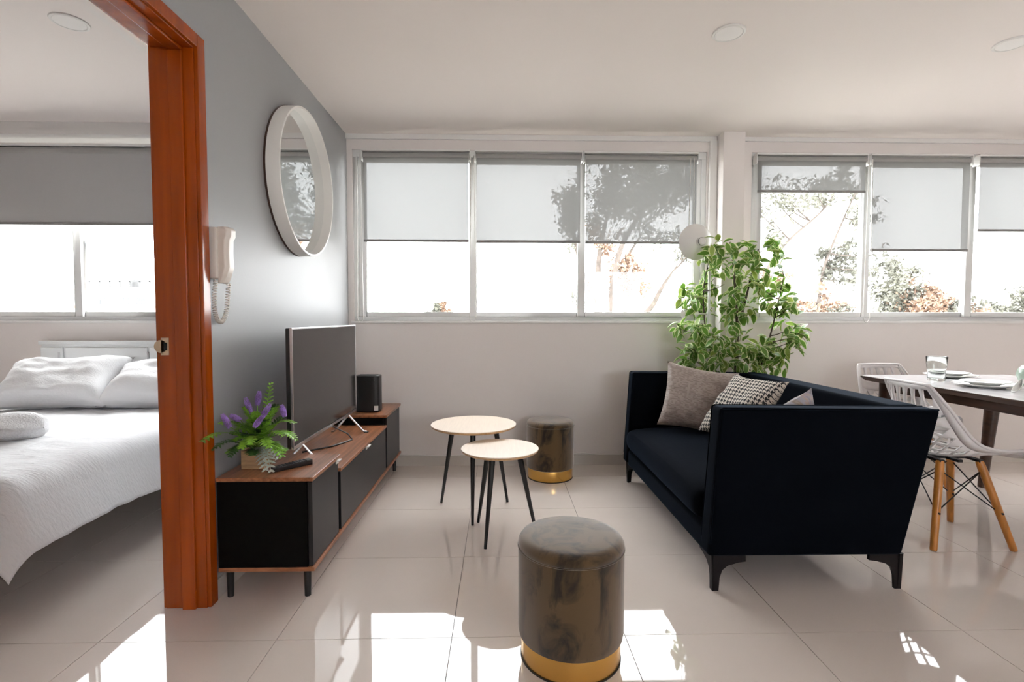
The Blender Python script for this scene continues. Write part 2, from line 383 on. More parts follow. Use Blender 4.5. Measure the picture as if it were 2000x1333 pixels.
# windows ------------------------------------------------------------
def window(name, op, divs, label, sill=True, ya=3.835):
    x0,x1,z0,z1 = op
    w_ = struct_empty(name, ((x0+x1)/2, ya, z0), label, 'window')
    yb = ya+0.075
    fr = MB().box(x0,x1,ya,yb,z0,z0+0.03).box(x0,x1,ya,yb,z1-0.05,z1).box(x0,x0+0.035,ya,yb,z0+0.03,z1-0.05).box(x1-0.035,x1,ya,yb,z0+0.03,z1-0.05)
    build('frame', fr, M['alu'], w_, bevel=0.003)
    xs = [x0+0.035]+divs+[x1-0.035]
    for k, (a,b_) in enumerate(zip(xs,xs[1:])):
        y0 = ya+0.008+(0.028 if k%2 else 0); y1 = y0+0.026
        a2 = a-(0.028 if k>0 else 0); b2 = b_+(0.028 if k<len(xs)-2 else 0)
        zb, zt = z0+0.03, z1-0.05; s_ = 0.036
        sash = MB().box(a2,a2+s_*1.5,y0,y1,zb,zt).box(b2-s_*1.5,b2,y0,y1,zb,zt).box(a2+s_*1.5,b2-s_*1.5,y0,y1,zb,zb+s_).box(a2+s_*1.5,b2-s_*1.5,y0,y1,zt-s_,zt)
        so = build('sash', sash, M['alu'], w_, bevel=0.003)
        build('pane', MB().box(a2+s_*1.5-.004,b2-s_*1.5+.004,(y0+y1)/2-.002,(y0+y1)/2+.002,zb+s_-.004,zt-s_+.004), M['glass'], so)
        if k%2: build('latch', MB().box(a2+.012,a2+.026,y0-.010,y0,zb+.02,zb+.05), M['silver'], so, bevel=0.002)
    if sill:
        build('sill', MB().box(x0-.02,x1+.02,YW-.016,ya+.002,z0-.018,z0), M['trim'], w_, bevel=0.003)
    return w_
window('window_1', W1, [-0.199,0.609], 'white aluminium sliding window of three panes between mirror and pier')
window('window_2', W2, [2.765,3.57], 'white aluminium sliding window of three panes above the dining table')
window('window_3', W3, [-3.085,-2.25], 'white aluminium bedroom window above the headboard')
w4 = window('fill_window', W4, [1.5,2.3], 'unseen white window added opposite the window wall to let in fill light', sill=False, ya=YB-.14)  # added window out of view, brings sky light in from behind

# door frame ---------------------------------------------------------
d = struct_empty('door_1', (XB, DY1, 0), 'glossy orange brown wooden door frame without leaf into bedroom', 'door frame')
J = 0.03
jm = MB().box(XB-.004,XW+.002,DY1,DY1+J,0,DZ)
build('jamb', jm, M['door_wood'], d, bevel=0.002)
build('jamb', MB().box(XB-.004,XW+.002,DY0-J,DY0,0,DZ), M['door_wood'], d, bevel=0.002)
build('head_jamb', MB().box(XB-.004,XW+.002,DY0-J,DY1+J,DZ,DZ+J), M['door_wood'], d, bevel=0.002)
# stops, set back behind a dark groove
for nm, b_ in (('door_stop',(XB+0.062,XB+0.112,DY1-.012,DY1,0,DZ-.012)),('door_stop',(XB+0.062,XB+0.112,DY0,DY0+.012,0,DZ-.012)),('door_stop',(XB+0.062,XB+0.112,DY0,DY1,DZ-.012,DZ))):
    build(nm, MB().box(*b_), M['door_wood'], d, bevel=0.003)
for xa, xb in ((XW+.001,XW+.016),(XB-.016,XB-.001)):
    build('casing', MB().box(xa,xb,DY1+.004,DY1+.052,0,DZ+.052), M['door_wood'], d, bevel=0.003)
    build('casing', MB().box(xa,xb,DY0-.052,DY0-.004,0,DZ+.052), M['door_wood'], d, bevel=0.003)
    build('casing', MB().box(xa,xb,DY0-.004,DY1+.004,DZ+.004,DZ+.052), M['door_wood'], d, bevel=0.003)
sp_ = build('strike_plate', MB().box(XB+.006,XB+.034,DY1-.003,DY1+.001,0.965,1.03).lathe([(0.0,-.0),(0.024,0),(0.024,.002),(0,.002)],20,(XB+.004,DY1-.003,0.9975),'y'), M['steel_plate'], d)
part_label(sp_, 'small brass coloured latch plate with dark bolt hole')
build('bolt_hole', MB().box(XB+.016,XB+.028,DY1-.0045,DY1-.003,0.984,1.011), M['black'], sp_, bevel=0.001)

# ------------------------------------------------------------------ roller blinds
def blind(x0, x1, zb, y, zt, label, mat='screen_fabric', group='roller blinds', chain=None, chain_z=1.09, tube_r=0.026):
    t = thing('roller_blind', ((x0+x1)/2, y, zb), label, 'blind', group)
    build('roller_tube', MB().lathe([(0,x0),(tube_r,x0),(tube_r,x1),(0,x1)],20,(0,y+.022,zt-.03),'x'), M['grey_fabric_tube'], t, smooth='auto')
    build('head_rail', MB().box(x0-.008,x1+.008,y-.012,y+.032,zt,zt+.012), M['trim'], t, bevel=0.002)
    for xa in (x0-.010,x1+.004): build('bracket', MB().box(xa,xa+.006,y-.010,y+.05,zt-.065,zt), M['alu'], t, bevel=0.001)
    build('fabric', MB().grid(2,6,lambda a,b_: (x0+.004+(x1-x0-.008)*a, y, zb+(zt-.02-zb)*b_)), M[mat], t)
    build('bottom_bar', MB().box(x0+.003,x1-.003,y-.006,y+.006,zb-.016,zb+.002), M['bar_grey'], t, bevel=0.003)
    if chain:
        cx, sp = chain
        pts = []
        for k in range(13): pts.append((cx-sp*0.25-sp*0.25*k/12, y-.012, zt-.03-(zt-.03-chain_z-sp)*k/12))
        for k in range(1,12):
            a = PI*k/12; pts.append((cx-sp*.5*math.cos(a), y-.014, chain_z+sp-sp*math.sin(a)))
        for k in range(13): pts.append((cx+sp*0.5-sp*0.25*k/12, y-.012, chain_z+sp+(zt-.03-chain_z-sp)*k/12))
        build('bead_chain', MB().tube(pts, 0.0028, 6), M['white_plastic'], t, smooth=True)
    return t
YBL = 3.765
blind(-0.985,-0.222,1.672,YBL,2.305,'grey screen roller blind half lowered over the pane beside the grey wall', chain=(-1.01,0.042), chain_z=1.075)
blind(-0.172,0.590,1.668,YBL,2.303,'grey screen roller blind half lowered over the middle pane with treetop showing at its edge', chain=(-0.197,0.045), chain_z=1.075)
blind(0.620,1.440,1.664,YBL,2.300,'grey screen roller blind darkened by the big tree behind it, beside the pier', chain=(1.40,0.05), chain_z=1.16)
blind(1.885,2.695,2.043,YBL,2.300,'short grey screen roller blind raised highest, between pier and bare branches', chain=None)
blind(2.735,3.480,1.617,YBL,2.300,'long grey screen roller blind lowered furthest, above the dining table', chain=(2.72,0.05), chain_z=1.075)
blind(3.545,4.40,1.765,YBL,2.300,'grey screen roller blind at the edge of view over dining table vase')
blind(-3.95,-1.36,1.772,3.70,2.30,'wide opaque grey roller blind across the bedroom window', mat='blackout', group='bedroom blind', tube_r=0.03)

# hook high on wall by the pier
hk = thing('wall_hook',(1.785,3.80,2.36),'tiny dark metal hook high on the wall beside the pier','hook')
build('plate', MB().box(1.778,1.796,3.812,3.82,2.355,2.40), M['silver'], hk, bevel=0.002)
build('hook', MB().tube([(1.787,3.812,2.39),(1.787,3.79,2.385),(1.785,3.785,2.365),(1.783,3.795,2.35)],0.004,8), M['black_metal'], hk, smooth=True)

# ceiling lights
def downlight(x, y, label, r_=0.075):
    t = thing('ceiling_light', (x,y,H), label, 'light', 'recessed ceiling lights')
    build('ring', MB().lathe([(r_*.80,H-.004),(r_*.86,H-.007),(r_*.97,H-.005),(r_,H-.001),(r_,H),(r_*.80,H),(r_*.80,H-.004)],40,(x,y,0)), M['white_plastic'], t, smooth='auto')
    build('lens', MB().lathe([(0,H-.006),(r_*.80,H-.005),(r_*.80,H-.001),(0,H-.001)],40,(x,y,0)), M['light_lens'], t, smooth='auto')
downlight(1.073,2.44,'round flush ceiling light above the sofa')
downlight(2.49,2.50,'round flush ceiling light above the dining table')
downlight(-1.94,2.425,'round flush ceiling light in the bedroom above the bed')

# ------------------------------------------------------------------ TV console
CX0, CX1 = -1.098, -0.733
co = thing('tv_console', (-0.915,2.87,0), 'long low tv console in walnut and black with raised end cabinets along grey wall', 'tv stand')
build('base_board', MB().box(CX0,CX1+.006,1.988,3.765,0.111,0.127), M['walnut_edge'], co, bevel=0.002)
def cab(y0,y1,zt,fgap0,fgap1):
    build('cabinet_body', MB().box(CX0,CX1-.02,y0,y1,0.127,zt-.016), M['cab_black'], co, bevel=0.001)
    build('top_board', MB().box(CX0-.002,CX1+.006,y0-.004,y1+.004,zt-.016,zt), M['walnut'], co, bevel=0.002)
    dr = build('door', MB().box(CX1-.018,CX1,y0+fgap0,y1-fgap1,0.130,zt-.022), M['cab_front'], co, bevel=0.0015)
    return dr
d1 = cab(1.992,2.335,0.484,0.004,0.018)
build('handle', MB().box(CX1+.0,CX1+.016,2.285,2.318,0.462,0.468).box(CX1,CX1+.004,2.285,2.318,0.450,0.468), M['white_plastic'], d1, bevel=0.001)
d2 = cab(2.345,3.288,0.418,0.008,0.004)
build('handle', MB().box(CX1+.0,CX1+.016,2.80,2.85,0.396,0.402).box(CX1,CX1+.004,2.80,2.85,0.384,0.402), M['white_plastic'], d2, bevel=0.001)
d3 = cab(3.298,3.762,0.480,0.022,0.03)
for x in (CX0+.03, CX1-.032):
    for y in (2.02, 3.70):
        build('leg', MB().lathe([(0.0,0),(0.012,0),(0.0145,0.111),(0,0.111)],16,(x,y,0)), M['black_metal'], co, smooth='auto')

# television
tv = thing('television', (-0.90,2.70,0.418), 'flat screen television with thin silver edge on walnut console', 'television')
TX = -0.895; ty0, ty1, tz0, tz1 = 2.225, 3.20, 0.530, 1.062
build('back_housing', MB().box(TX-.055,TX-.026,ty0+.10,ty1-.10,tz0+.02,tz0+.36), M['black'], tv, bevel=0.012, seg=3)
build('cabinet', MB().box(TX-.028,TX-.004,ty0+.003,ty1-.003,tz0+.003,tz1-.003), M['black'], tv, bevel=0.004)
bz = MB().box(TX-.008,TX+.003,ty0,ty1,tz0,tz0+.014).box(TX-.008,TX+.003,ty0,ty1,tz1-.007,tz1).box(TX-.008,TX+.003,ty0,ty0+.006,tz0+.014,tz1-.007).box(TX-.008,TX+.003,ty1-.006,ty1,tz0+.014,tz1-.007)
bo = build('bezel', bz, M['silver'], tv, bevel=0.001); part_label(bo,'thin silver bezel')
build('badge', MB().box(TX+.003,TX+.005,2.69,2.735,tz0-.004,tz0+.006), M['silver'], bo)
build('screen', MB().box(TX-.004,TX+.0005,ty0+.006,ty1-.006,tz0+.014,tz1-.007), M['screen'], tv)
for y in (2.36, 3.08):
    ft = MB().tube([(TX-.015,y,tz0+.01),(TX-.01,y,tz0-.01),(TX+.075,y-.004,0.426),(TX+.095,y-.004,0.424)],0.006,8).tube([(TX-.015,y,tz0-.01),(TX-.10,y,0.426),(TX-.115,y,0.424)],0.006,8)
    build('foot', ft, M['silver'], tv, smooth=True)
    build('foot_pad', MB().box(TX+.08,TX+.105,y-.012,y+.006,0.418,0.423), M['rubber'], tv, bevel=0.001)
pc = [(-1.0,2.60,0.425),(-0.96,2.66,0.422),(-0.90,2.72,0.422),(-0.86,2.80,0.422),(-0.83,2.88,0.423),(-0.86,2.90,0.45),(-0.93,2.86,0.50),(-0.95,2.84,0.56)]
o = build('power_cable', MB().tube(pc,0.004,8), M['black'], None, smooth=True); tag(o,'black cable looping on the console under the television','cable')

# router
rt = thing('router', (-0.89,3.44,0.48), 'upright black internet box with white sticker on far console cabinet', 'router')
bd = MB(); n_=24; prof=[]
for k in range(n_):
    a = 2*PI*k/n_; ca, sa = math.cos(a), math.sin(a)
    prof.append((-0.885+0.085*math.copysign(abs(ca)**0.45,ca), 3.46+0.055*math.copysign(abs(sa)**0.45,sa)))
bd.prism(prof,0.486,0.722,'z')
build('body', bd, M['black'], rt, smooth='auto', bevel=0.004)
build('foot_plate', MB().box(-0.955,-0.815,3.42,3.50,0.480,0.487), M['black'], rt, bevel=0.002)
build('top_vent', MB().box(-0.945,-0.825,3.43,3.49,0.721,0.726), M['cab_front'], rt, bevel=0.002)
part_label(build('sticker', MB().box(-0.832,-0.808,3.398,3.412,0.492,0.522), M['white_plastic'], rt),'white paper sticker')
build('ridge', MB().box(-0.94,-0.83,3.402,3.407,0.688,0.692), M['cab_front'], rt)
o = build('thin_cable', MB().tube([(-0.965,3.46,0.50),(-1.02,3.50,0.49),(-1.07,3.6,0.488),(-1.08,3.70,0.486)],0.003,6).tube([(-0.965,3.46,0.62),(-1.03,3.48,0.61),(-1.085,3.55,0.56),(-1.10,3.6,0.49)],0.003,6), M['black'], None, smooth=True)
tag(o,'thin black leads running from the internet box to the grey wall','cable')

# remote control
rm = thing('remote_control', (-0.865,2.13,0.484), 'slim black remote control lying beside the wooden planter', 'remote')
ang = math.radians(47); dx, dy = math.cos(ang), math.sin(ang)
def rpt(a, b_, z): return (-0.862+a*dx-b_*dy, 2.125+a*dy+b_*dx, z)
L_, W_ = 0.083, 0.021
build('body', MB().hexa([rpt(-L_,-W_,.484),rpt(L_,-W_*.85,.484),rpt(L_,W_*.85,.484),rpt(-L_,W_,.484),rpt(-L_,-W_,.500),rpt(L_,-W_*.85,.506),rpt(L_,W_*.85,.506),rpt(-L_,W_,.500)]), M['black'], rm, bevel=0.004, seg=3)
bt = MB()
for i in range(9):
    for j in range(3):
        a = -0.065+i*0.015; b_ = (j-1)*0.011; z = .5005+.006*(a+L_)/(2*L_)
        bt.hexa([rpt(a-.004,b_-.003,z-.001),rpt(a+.004,b_-.003,z-.001),rpt(a+.004,b_+.003,z-.001),rpt(a-.004,b_+.003,z-.001),rpt(a-.004,b_-.003,z+.0015),rpt(a+.004,b_-.003,z+.0015),rpt(a+.004,b_+.003,z+.0015),rpt(a-.004,b_+.003,z+.0015)])
o = build('keypad', bt, M['cab_front'], rm); o['kind'] = 'stuff'

# fern and lavender arrangement ---------------------------------------
pl = thing('flower_arrangement', (-1.012,2.15,0.484), 'artificial ferns and purple lavender in square pale wooden planter on console', 'plant')
px0,px1,py0,py1 = -1.060,-0.968,2.105,2.197
bx = MB().box(px0,px1,py0,py0+.008,.484,.560).box(px0,px1,py1-.008,py1,.484,.560).box(px0,px0+.008,py0+.008,py1-.008,.484,.560).box(px1-.008,px1,py0+.008,py1-.008,.484,.560).box(px0+.008,px1-.008,py0+.008,py1-.008,.484,.492)
part_label(build('planter_box', bx, M['plant_wood'], pl, bevel=0.002),'square pale wooden planter')
build('moss', MB().box(px0+.008,px1-.008,py0+.008,py1-.008,.54,.552), M['soil'], pl, bevel=0.003)
PC = Vector((-1.014,2.15,0.552))
def bez(p0,p1,p2,t): return p0*(1-t)**2+p1*2*t*(1-t)+p2*t*t
def frond(tip, mid_lift, width, mat, npairs=13):
    p0 = PC+Vector((random.uniform(-.02,.02),random.uniform(-.02,.02),0)); p2 = Vector(tip); p1 = (p0+p2)/2+Vector((0,0,mid_lift))
    mb = MB(); cur = [bez(p0,p1,p2,k/12) for k in range(13)]
    mb.tube(cur,[0.0016]*12+[0.0005],5)
    for k in range(npairs):
        t = 0.22+0.76*k/(npairs-1); p = bez(p0,p1,p2,t); tn = (bez(p0,p1,p2,min(1,t+.02))-bez(p0,p1,p2,t-.02)).normalized()
        sd = tn.cross(Vector((0,0,1)));
        if sd.length < 0.1: sd = Vector((0,-1,0))
        sd.normalize(); nn = sd.cross(tn)
        wl = width*math.sin(PI*min(1,0.12+0.88*(1-t)**0.8))*(1.0 if t>.3 else .6)
        for sg in (-1,1):
            dirv = (sd*sg*0.85+tn*0.5).normalized()
            tipv = p+dirv*wl+nn*random.uniform(-.006,.004); bw = width*0.27
            a = p-tn*bw*.5; c = p+tn*bw*.5; ml = p+dirv*wl*.5-tn*bw*.55+nn*.002; mr_ = p+dirv*wl*.5+tn*bw*.65+nn*.002
            o_ = len(mb.v); mb.v += [tuple(a),tuple(ml),tuple(tipv),tuple(mr_),tuple(c)]; mb.f += [(o_,o_+1,o_+3,o_+4),(o_+1,o_+2,o_+3)]
    return build('fern_frond', mb, mat, pl, recalc=False)
F, FD, FS = M['fern'], M['fern_dark'], M['fern_silver']
for tip, lift, wd, mt in [((-1.098,1.905,0.648),0.10,0.040,F),((-1.095,1.96,0.60),0.08,0.034,FD),((-1.09,2.02,0.69),0.10,0.035,F),((-1.06,2.02,0.56),0.07,0.032,FD),
    ((-0.945,2.13,0.835),0.02,0.028,F),((-0.84,2.10,0.675),0.10,0.040,F),((-0.84,2.12,0.60),0.11,0.038,F),((-0.87,2.05,0.55),0.10,0.040,F),((-0.85,2.02,0.64),0.09,0.036,F),
    ((-0.90,2.00,0.60),0.10,0.040,F),((-0.96,1.98,0.62),0.09,0.034,F),((-1.00,1.99,0.60),0.08,0.036,F),((-1.03,2.02,0.665),0.08,0.034,F),((-0.97,2.05,0.73),0.04,0.032,F),
    ((-0.91,2.10,0.74),0.05,0.032,F),((-1.04,2.10,0.74),0.04,0.034,F),((-1.06,2.22,0.70),0.08,0.034,FD),((-0.92,2.30,0.66),0.1,0.036,FD),((-0.99,2.28,0.72),0.06,0.034,FD),((-1.07,2.06,0.64),0.06,0.032,FD),
    ((-0.90,2.04,0.68),0.06,0.034,F),((-0.99,2.02,0.69),0.05,0.030,F),((-1.045,2.03,0.62),0.06,0.03,F),((-0.95,2.04,0.66),0.05,0.032,FD)]:
    frond(tip, lift, wd, mt)
for q in range(26):
    az = -PI/2+random.uniform(-1.75,1.5); el = random.uniform(.05,1.25); L_ = random.uniform(.10,.16)
    tp_ = PC+Vector((math.cos(az)*math.cos(el),math.sin(az)*math.cos(el),math.sin(el)))*L_
    if tp_.x > -1.10: frond(tuple(tp_), random.uniform(.02,.05), random.uniform(.028,.04), random.choice((F,F,FD)), 12)
for tip, lift in (((-0.905,2.03,0.495),0.10),((-0.89,2.06,0.54),0.09),((-0.93,2.035,0.50),0.09)): part_label(frond(tip, lift, 0.034, FS, 11),'silvery white fern frond')
def lav(base, tip, r_=0.0085):
    b0, t0 = Vector(base), Vector(tip); mb = MB()
    p0 = PC.copy(); mid = (p0+b0)/2+Vector((0,0,.02))
    sm = MB().tube([bez(p0,mid,b0,k/8) for k in range(9)],0.0015,5)
    N_=15
    for k in range(N_):
        t = k/(N_-1); p = b0.lerp(t0,t); rr = r_*(0.55+0.6*math.sin(PI*min(1,.2+t*.75)))
        for q in range(6):
            a = 2*PI*(q/6)+k*0.6; ax = (t0-b0).normalized(); s1 = ax.cross(Vector((1,0,0.1))).normalized(); s2 = ax.cross(s1)
            dd = s1*math.cos(a)+s2*math.sin(a); c = p+dd*rr*.85; o_ = len(mb.v); e_ = rr*.42
            mb.v += [tuple(c-s1*e_-ax*e_),tuple(c+s1*e_-ax*e_),tuple(c+s2*e_*1.2),tuple(c+dd*e_+ax*e_*1.6)]
            mb.f += [(o_,o_+1,o_+2),(o_,o_+1,o_+3),(o_+1,o_+2,o_+3),(o_+2,o_,o_+3)]
    o = build('lavender_spike', mb, M['lavender'], pl, recalc=False); part_label(o,'purple lavender flower spike')
    build('flower_stem', sm, F, o, smooth=True)
for b_, t_ in [((-1.022,2.12,0.715),(-1.043,2.12,0.775)),((-1.000,2.13,0.745),(-0.990,2.13,0.80)),((-1.062,2.03,0.675),(-1.090,2.03,0.725)),((-1.045,2.08,0.692),(-1.085,2.08,0.712)),((-0.960,2.08,0.70),(-0.925,2.08,0.755)),((-0.965,2.03,0.675),(-0.935,2.03,0.715)),((-0.885,2.12,0.70),(-0.897,2.12,0.745))]:
    lav(b_, t_)

# ------------------------------------------------------------------ round mirror
mcy, mcz, mR = 2.875, 1.838, 0.392
mi = thing('round_mirror', (XW,mcy,mcz), 'round wall mirror in deep white rim on the grey wall', 'mirror')
XF = XW+0.075
rim = MB().lathe([(mR-.012,XF),(mR-.002,XF),(mR,XF-.003),(mR,XW+.010),(mR-.01,XW+.010),(mR-.012,XW+.020),(mR-.012,XF)],96,(0,mcy,mcz),'x')
build('rim', rim, M['white_plastic'], mi, smooth='auto')
build('mirror_glass', MB().lathe([(0,XW+.022),(mR-.011,XW+.022),(mR-.011,XW+.016),(0,XW+.016)],96,(0,mcy,mcz),'x'), M['mirror'], mi, smooth='auto')
part_label(build('back_board', MB().lathe([(0,XW+.0005),(mR+.002,XW+.0005),(mR+.002,XW+.010),(0,XW+.010)],96,(0,mcy,mcz),'x'), M['dark_wood'], mi, smooth='auto'),'dark brown back board edge')

# intercom -----------------------------------------------------------
ic = thing('intercom_phone', (XW,2.06,1.35), 'cream wall intercom handset with coiled cord beside the door frame', 'intercom')
icb = MB().prism([(2.005,1.255),(2.005,1.452),(2.085,1.452),(2.085,1.255)],XW,XW+.030,'x')
build('base', icb, M['cream_plastic'], ic, bevel=0.006, seg=3)
hs = MB()
sec = [(1.238,0.026,0.044),(1.262,0.026,0.056),(1.30,0.026,0.068),(1.36,0.026,0.066),(1.405,0.026,0.068),(1.42,0.026,0.076),(1.445,0.026,0.077),(1.455,0.026,0.068)]
for k,(z,a,b_) in enumerate(sec):
    for y,dp in ((2.018,a),(2.016,b_*.8),(2.027,b_),(2.063,b_),(2.074,b_*.8),(2.072,a)): hs.v.append((XW+dp,y,z))
for k in range(len(sec)-1):
    for q in range(6): hs.f.append((k*6+q,k*6+(q+1)%6,(k+1)*6+(q+1)%6,(k+1)*6+q))
hs.f.append(tuple(range(6))); hs.f.append(tuple((len(sec)-1)*6+q for q in range(6)))
build('handset', hs, M['cream_plastic'], ic, bevel=0.003)
path = []
P_ = [Vector((XW+.018,2.02,1.25)),Vector((XW+.013,2.016,1.19)),Vector((XW+.013,2.018,1.13)),Vector((XW+.014,2.035,1.095)),Vector((XW+.018,2.058,1.090)),Vector((XW+.026,2.072,1.12)),Vector((XW+.034,2.072,1.18)),Vector((XW+.042,2.066,1.238))]
def catmull(P, t):
    n_ = len(P)-1; x = min(t*n_, n_-1e-6); i = int(x); q = x-i
    p0,p1,p2,p3 = P[max(i-1,0)],P[i],P[i+1],P[min(i+2,n_)]
    return 0.5*((2*p1)+(p2-p0)*q+(2*p0-5*p1+4*p2-p3)*q*q+(3*p1-p0-3*p2+p3)*q**3)
turns = 44
for k in range(turns*10+1):
    t = k/(turns*10); p = catmull(P_,t); dd = (catmull(P_,min(1,t+.01))-catmull(P_,max(0,t-.01))).normalized()
    s1 = dd.cross(Vector((1,0.2,0))).normalized(); s2 = dd.cross(s1); a = 2*PI*k/10
    path.append(p+(s1*math.cos(a)+s2*math.sin(a))*0.0075)
build('coiled_cord', MB().tube(path,0.0019,5), M['cream_plastic'], ic, smooth=True)

# ------------------------------------------------------------------ nest tables
def side_table(c, z, r_, feet, label, legtop):
    t = thing('side_table', (c[0],c[1],0), label, 'table', 'round nest tables')
    tp = build('tabletop', MB().lathe([(0,z-.018),(r_-.016,z-.018),(r_-.004,z-.012),(r_-.001,z-.006),(r_-.001,z-.003),(0,z-.003)],64,(c[0],c[1],0)), M['table_edge'], t, smooth='auto')
    build('veneer', MB().lathe([(0,z-.003),(r_,z-.004),(r_,z-.001),(r_-.001,z),(0,z)],64,(c[0],c[1],0)), M['table_white'], tp, smooth='auto')
    for fx_, fy_ in feet:
        tx, ty = c[0]+(fx_-c[0])*legtop, c[1]+(fy_-c[1])*legtop
        lg = build('leg', MB().tube([(fx_,fy_,0.001),(fx_+(tx-fx_)*.02,fy_+(ty-fy_)*.02,0.012),(tx,ty,z-.018)],[0.0075,0.008,0.0155],14), M['black_metal'], t, smooth='auto')
side_table((-0.150,2.925),0.500,0.243,[(-0.350,3.034),(-0.146,2.694),(0.045,3.042)],'taller round side table with whitewashed top and three black legs',0.62)
side_table((0.0,2.545),0.456,0.194,[(-0.070,2.413),(-0.117,2.735),(0.185,2.614)],'smaller lower round side table tucked against the taller one',0.5)

# ------------------------------------------------------------------ pouffes
def pouf(c, z, r_, label):
    t = thing('pouffe', (c[0],c[1],0), label, 'stool', 'velvet pouffes')
    build('gold_base', MB().lathe([(0,0.002),(r_-.012,0.002),(r_-.010,0.006),(r_-.010,0.075),(0,0.075)],64,(c[0],c[1],0)), M['gold'], t, smooth='auto')
    bo = build('body', MB().lathe([(0,0.072),(r_-.014,0.072),(r_-.003,0.078),(r_,0.095),(r_,z-.045),(r_-.002,z-.036),(0,z-.036)],64,(c[0],c[1],0)), M['velvet'], t, smooth='auto')
    build('seat_pad', MB().lathe([(0,z-.037),(r_-.003,z-.037),(r_+.0005,z-.030),(r_-.001,z-.018),(r_-.010,z-.006),(r_-.030,z-.0005),(r_*.5,z+.003),(0,z+.004)],64,(c[0],c[1],0)), M['velvet'], t, smooth='auto')
    sr = [(c[0]+r_*1.001*math.cos(2*PI*k/64), c[1]+r_*1.001*math.sin(2*PI*k/64), z-.037) for k in range(65)]
    build('piping', MB().tube(sr,0.0022,6,cap=False), M['velvet'], t, smooth=True)
    build('base_rim', MB().lathe([(0,0),(r_-.008,0),(r_-.008,0.004),(0,0.004)],64,(c[0],c[1],0)), M['rubber'], t, smooth='auto')
pouf((0.232,1.645),0.400,0.172,'taupe velvet drum pouffe with brass base standing alone on open floor')
pouf((0.350,3.535),0.402,0.165,'taupe velvet drum pouffe with brass base against the window wall')

# ------------------------------------------------------------------ sofa
sf = thing('sofa', (1.25,2.71,0), 'dark navy velvet two seater sofa with straight high arms', 'sofa')
def arm(y0, y1):
    mb = MB()
    bot = [(0.832,0.148),(1.625,0.146)]; top = [(0.872,0.748),(1.765,0.738)]
    mb.hexa([(bot[0][0],y0,bot[0][1]),(bot[1][0],y0,bot[1][1]),(bot[1][0],y1,bot[1][1]),(bot[0][0],y1,bot[0][1]),(top[0][0],y0,top[0][1]),(top[1][0],y0,top[1][1]),(top[1][0],y1,top[1][1]),(top[0][0],y1,top[0][1])])
    a = build('arm', mb, M['sofa'], sf, bevel=0.016, seg=3)
    for yy in (y0+.004,y1-.004):
        build('piping', MB().tube([(0.840,yy,0.20),(0.874,yy,0.742),(0.882,yy,0.7465),(1.755,yy,0.7365)],0.0042,8), M['sofa'], a, smooth=True)
arm(1.995,2.085); arm(3.335,3.425)
build('backrest', MB().hexa([(1.47,2.085,0.15),(1.625,2.085,0.15),(1.625,3.335,0.15),(1.47,3.335,0.15),(1.62,2.085,0.742),(1.762,2.085,0.742),(1.762,3.335,0.742),(1.62,3.335,0.742)]), M['sofa'], sf, bevel=0.022, seg=3)
build('base_frame', MB().box(0.845,1.60,2.085,3.335,0.135,0.235), M['sofa'], sf, bevel=0.012, seg=3)
st = MB(); ns=24
pf = [(1.52,0.24),(0.86,0.24),(0.828,0.262),(0.815,0.30),(0.815,0.345),(0.828,0.375),(0.862,0.392),(1.0,0.402),(1.25,0.404),(1.55,0.398)]
for j in range(ns+1):
    t_ = j/ns; y = 2.087+1.246*t_; e_ = min(1.0, min(t_,1-t_)*9); bulge = 0.012*math.sin(PI*t_)
    for x,z in pf:
        st.v.append((x+(0.012*(1-e_)**2 if x<0.9 else 0), y, z+(bulge-0.018*(1-e_)**2 if z>0.3 else 0)))
k_ = len(pf)
for j in range(ns):
    for q in range(k_): st.f.append((j*k_+q,j*k_+(q+1)%k_,(j+1)*k_+(q+1)%k_,(j+1)*k_+q))
st.f.append(tuple(range(k_))); st.f.append(tuple(ns*k_+q for q in range(k_)))
build('seat_cushion', st, M['sofa'], sf, smooth='auto', sub=1)
def sleg(x, y, sx, sy):
    """angled bracket leg: plate flaring from a slim post"""
    mb = MB(); w_=0.014
    prof = [(0,0),(0.026,0),(0.030,0.055),(0.040,0.085),(0.062,0.104),(0.105,0.116),(0.135,0.120),(0.135,0.148),(-0.006,0.148)]
    mb.prism([(x+sx*a,z) for a,z in prof], y, y+sy*w_, 'y')
    o_ = len(mb.v)
    mb.prism([(y+sy*a,z) for a,z in prof], x, x+sx*w_, 'x')
    build('leg', mb, M['sofa_leg'], sf)
sleg(0.858,2.012,1,1); sleg(1.636,2.012,-1,1); sleg(0.858,3.415,1,-1); sleg(1.636,3.415,-1,-1)

# cushions on the sofa
def cushion(name, W_, H_, T_, mat, loc, ux, uy, seed, sharp=0.10):
    """ux: world direction of width, uy: world direction of height"""
    ux = Vector(ux).normalized(); uy = Vector(uy).normalized(); nn = ux.cross(uy).normalized(); uy = nn.cross(ux).normalized(); c = Vector(loc)
    mb = MB()
    for sg in (1,-1):
        def fn(a, b_):
            u_, v_ = a*2-1, b_*2-1
            x = W_/2*(u_-sharp*u_**3*(1-v_*v_)); y = H_/2*(v_-sharp*v_**3*(1-u_*u_))
            e_ = max(0,(1-u_*u_))*max(0,(1-v_*v_)); th = T_/2*e_**0.42
            wr = noise.noise(Vector((u_*1.7+seed,v_*1.7,seed)))*0.02+noise.noise(Vector((u_*4+seed,v_*4-v_*u_*2,seed*2)))*0.008
            return c+ux*x+uy*y+nn*(sg*(th+wr*e_**.3)-0.0)
        mb.grid(26,26,fn,uv=True)
    o = build(name, mb, mat, None, smooth=True)
    fix2(o.data)
    return o
def fix2(me):
    bm = bmesh.new(); bm.from_mesh(me); bmesh.ops.recalc_face_normals(bm, faces=bm.faces); bm.to_mesh(me); bm.free()
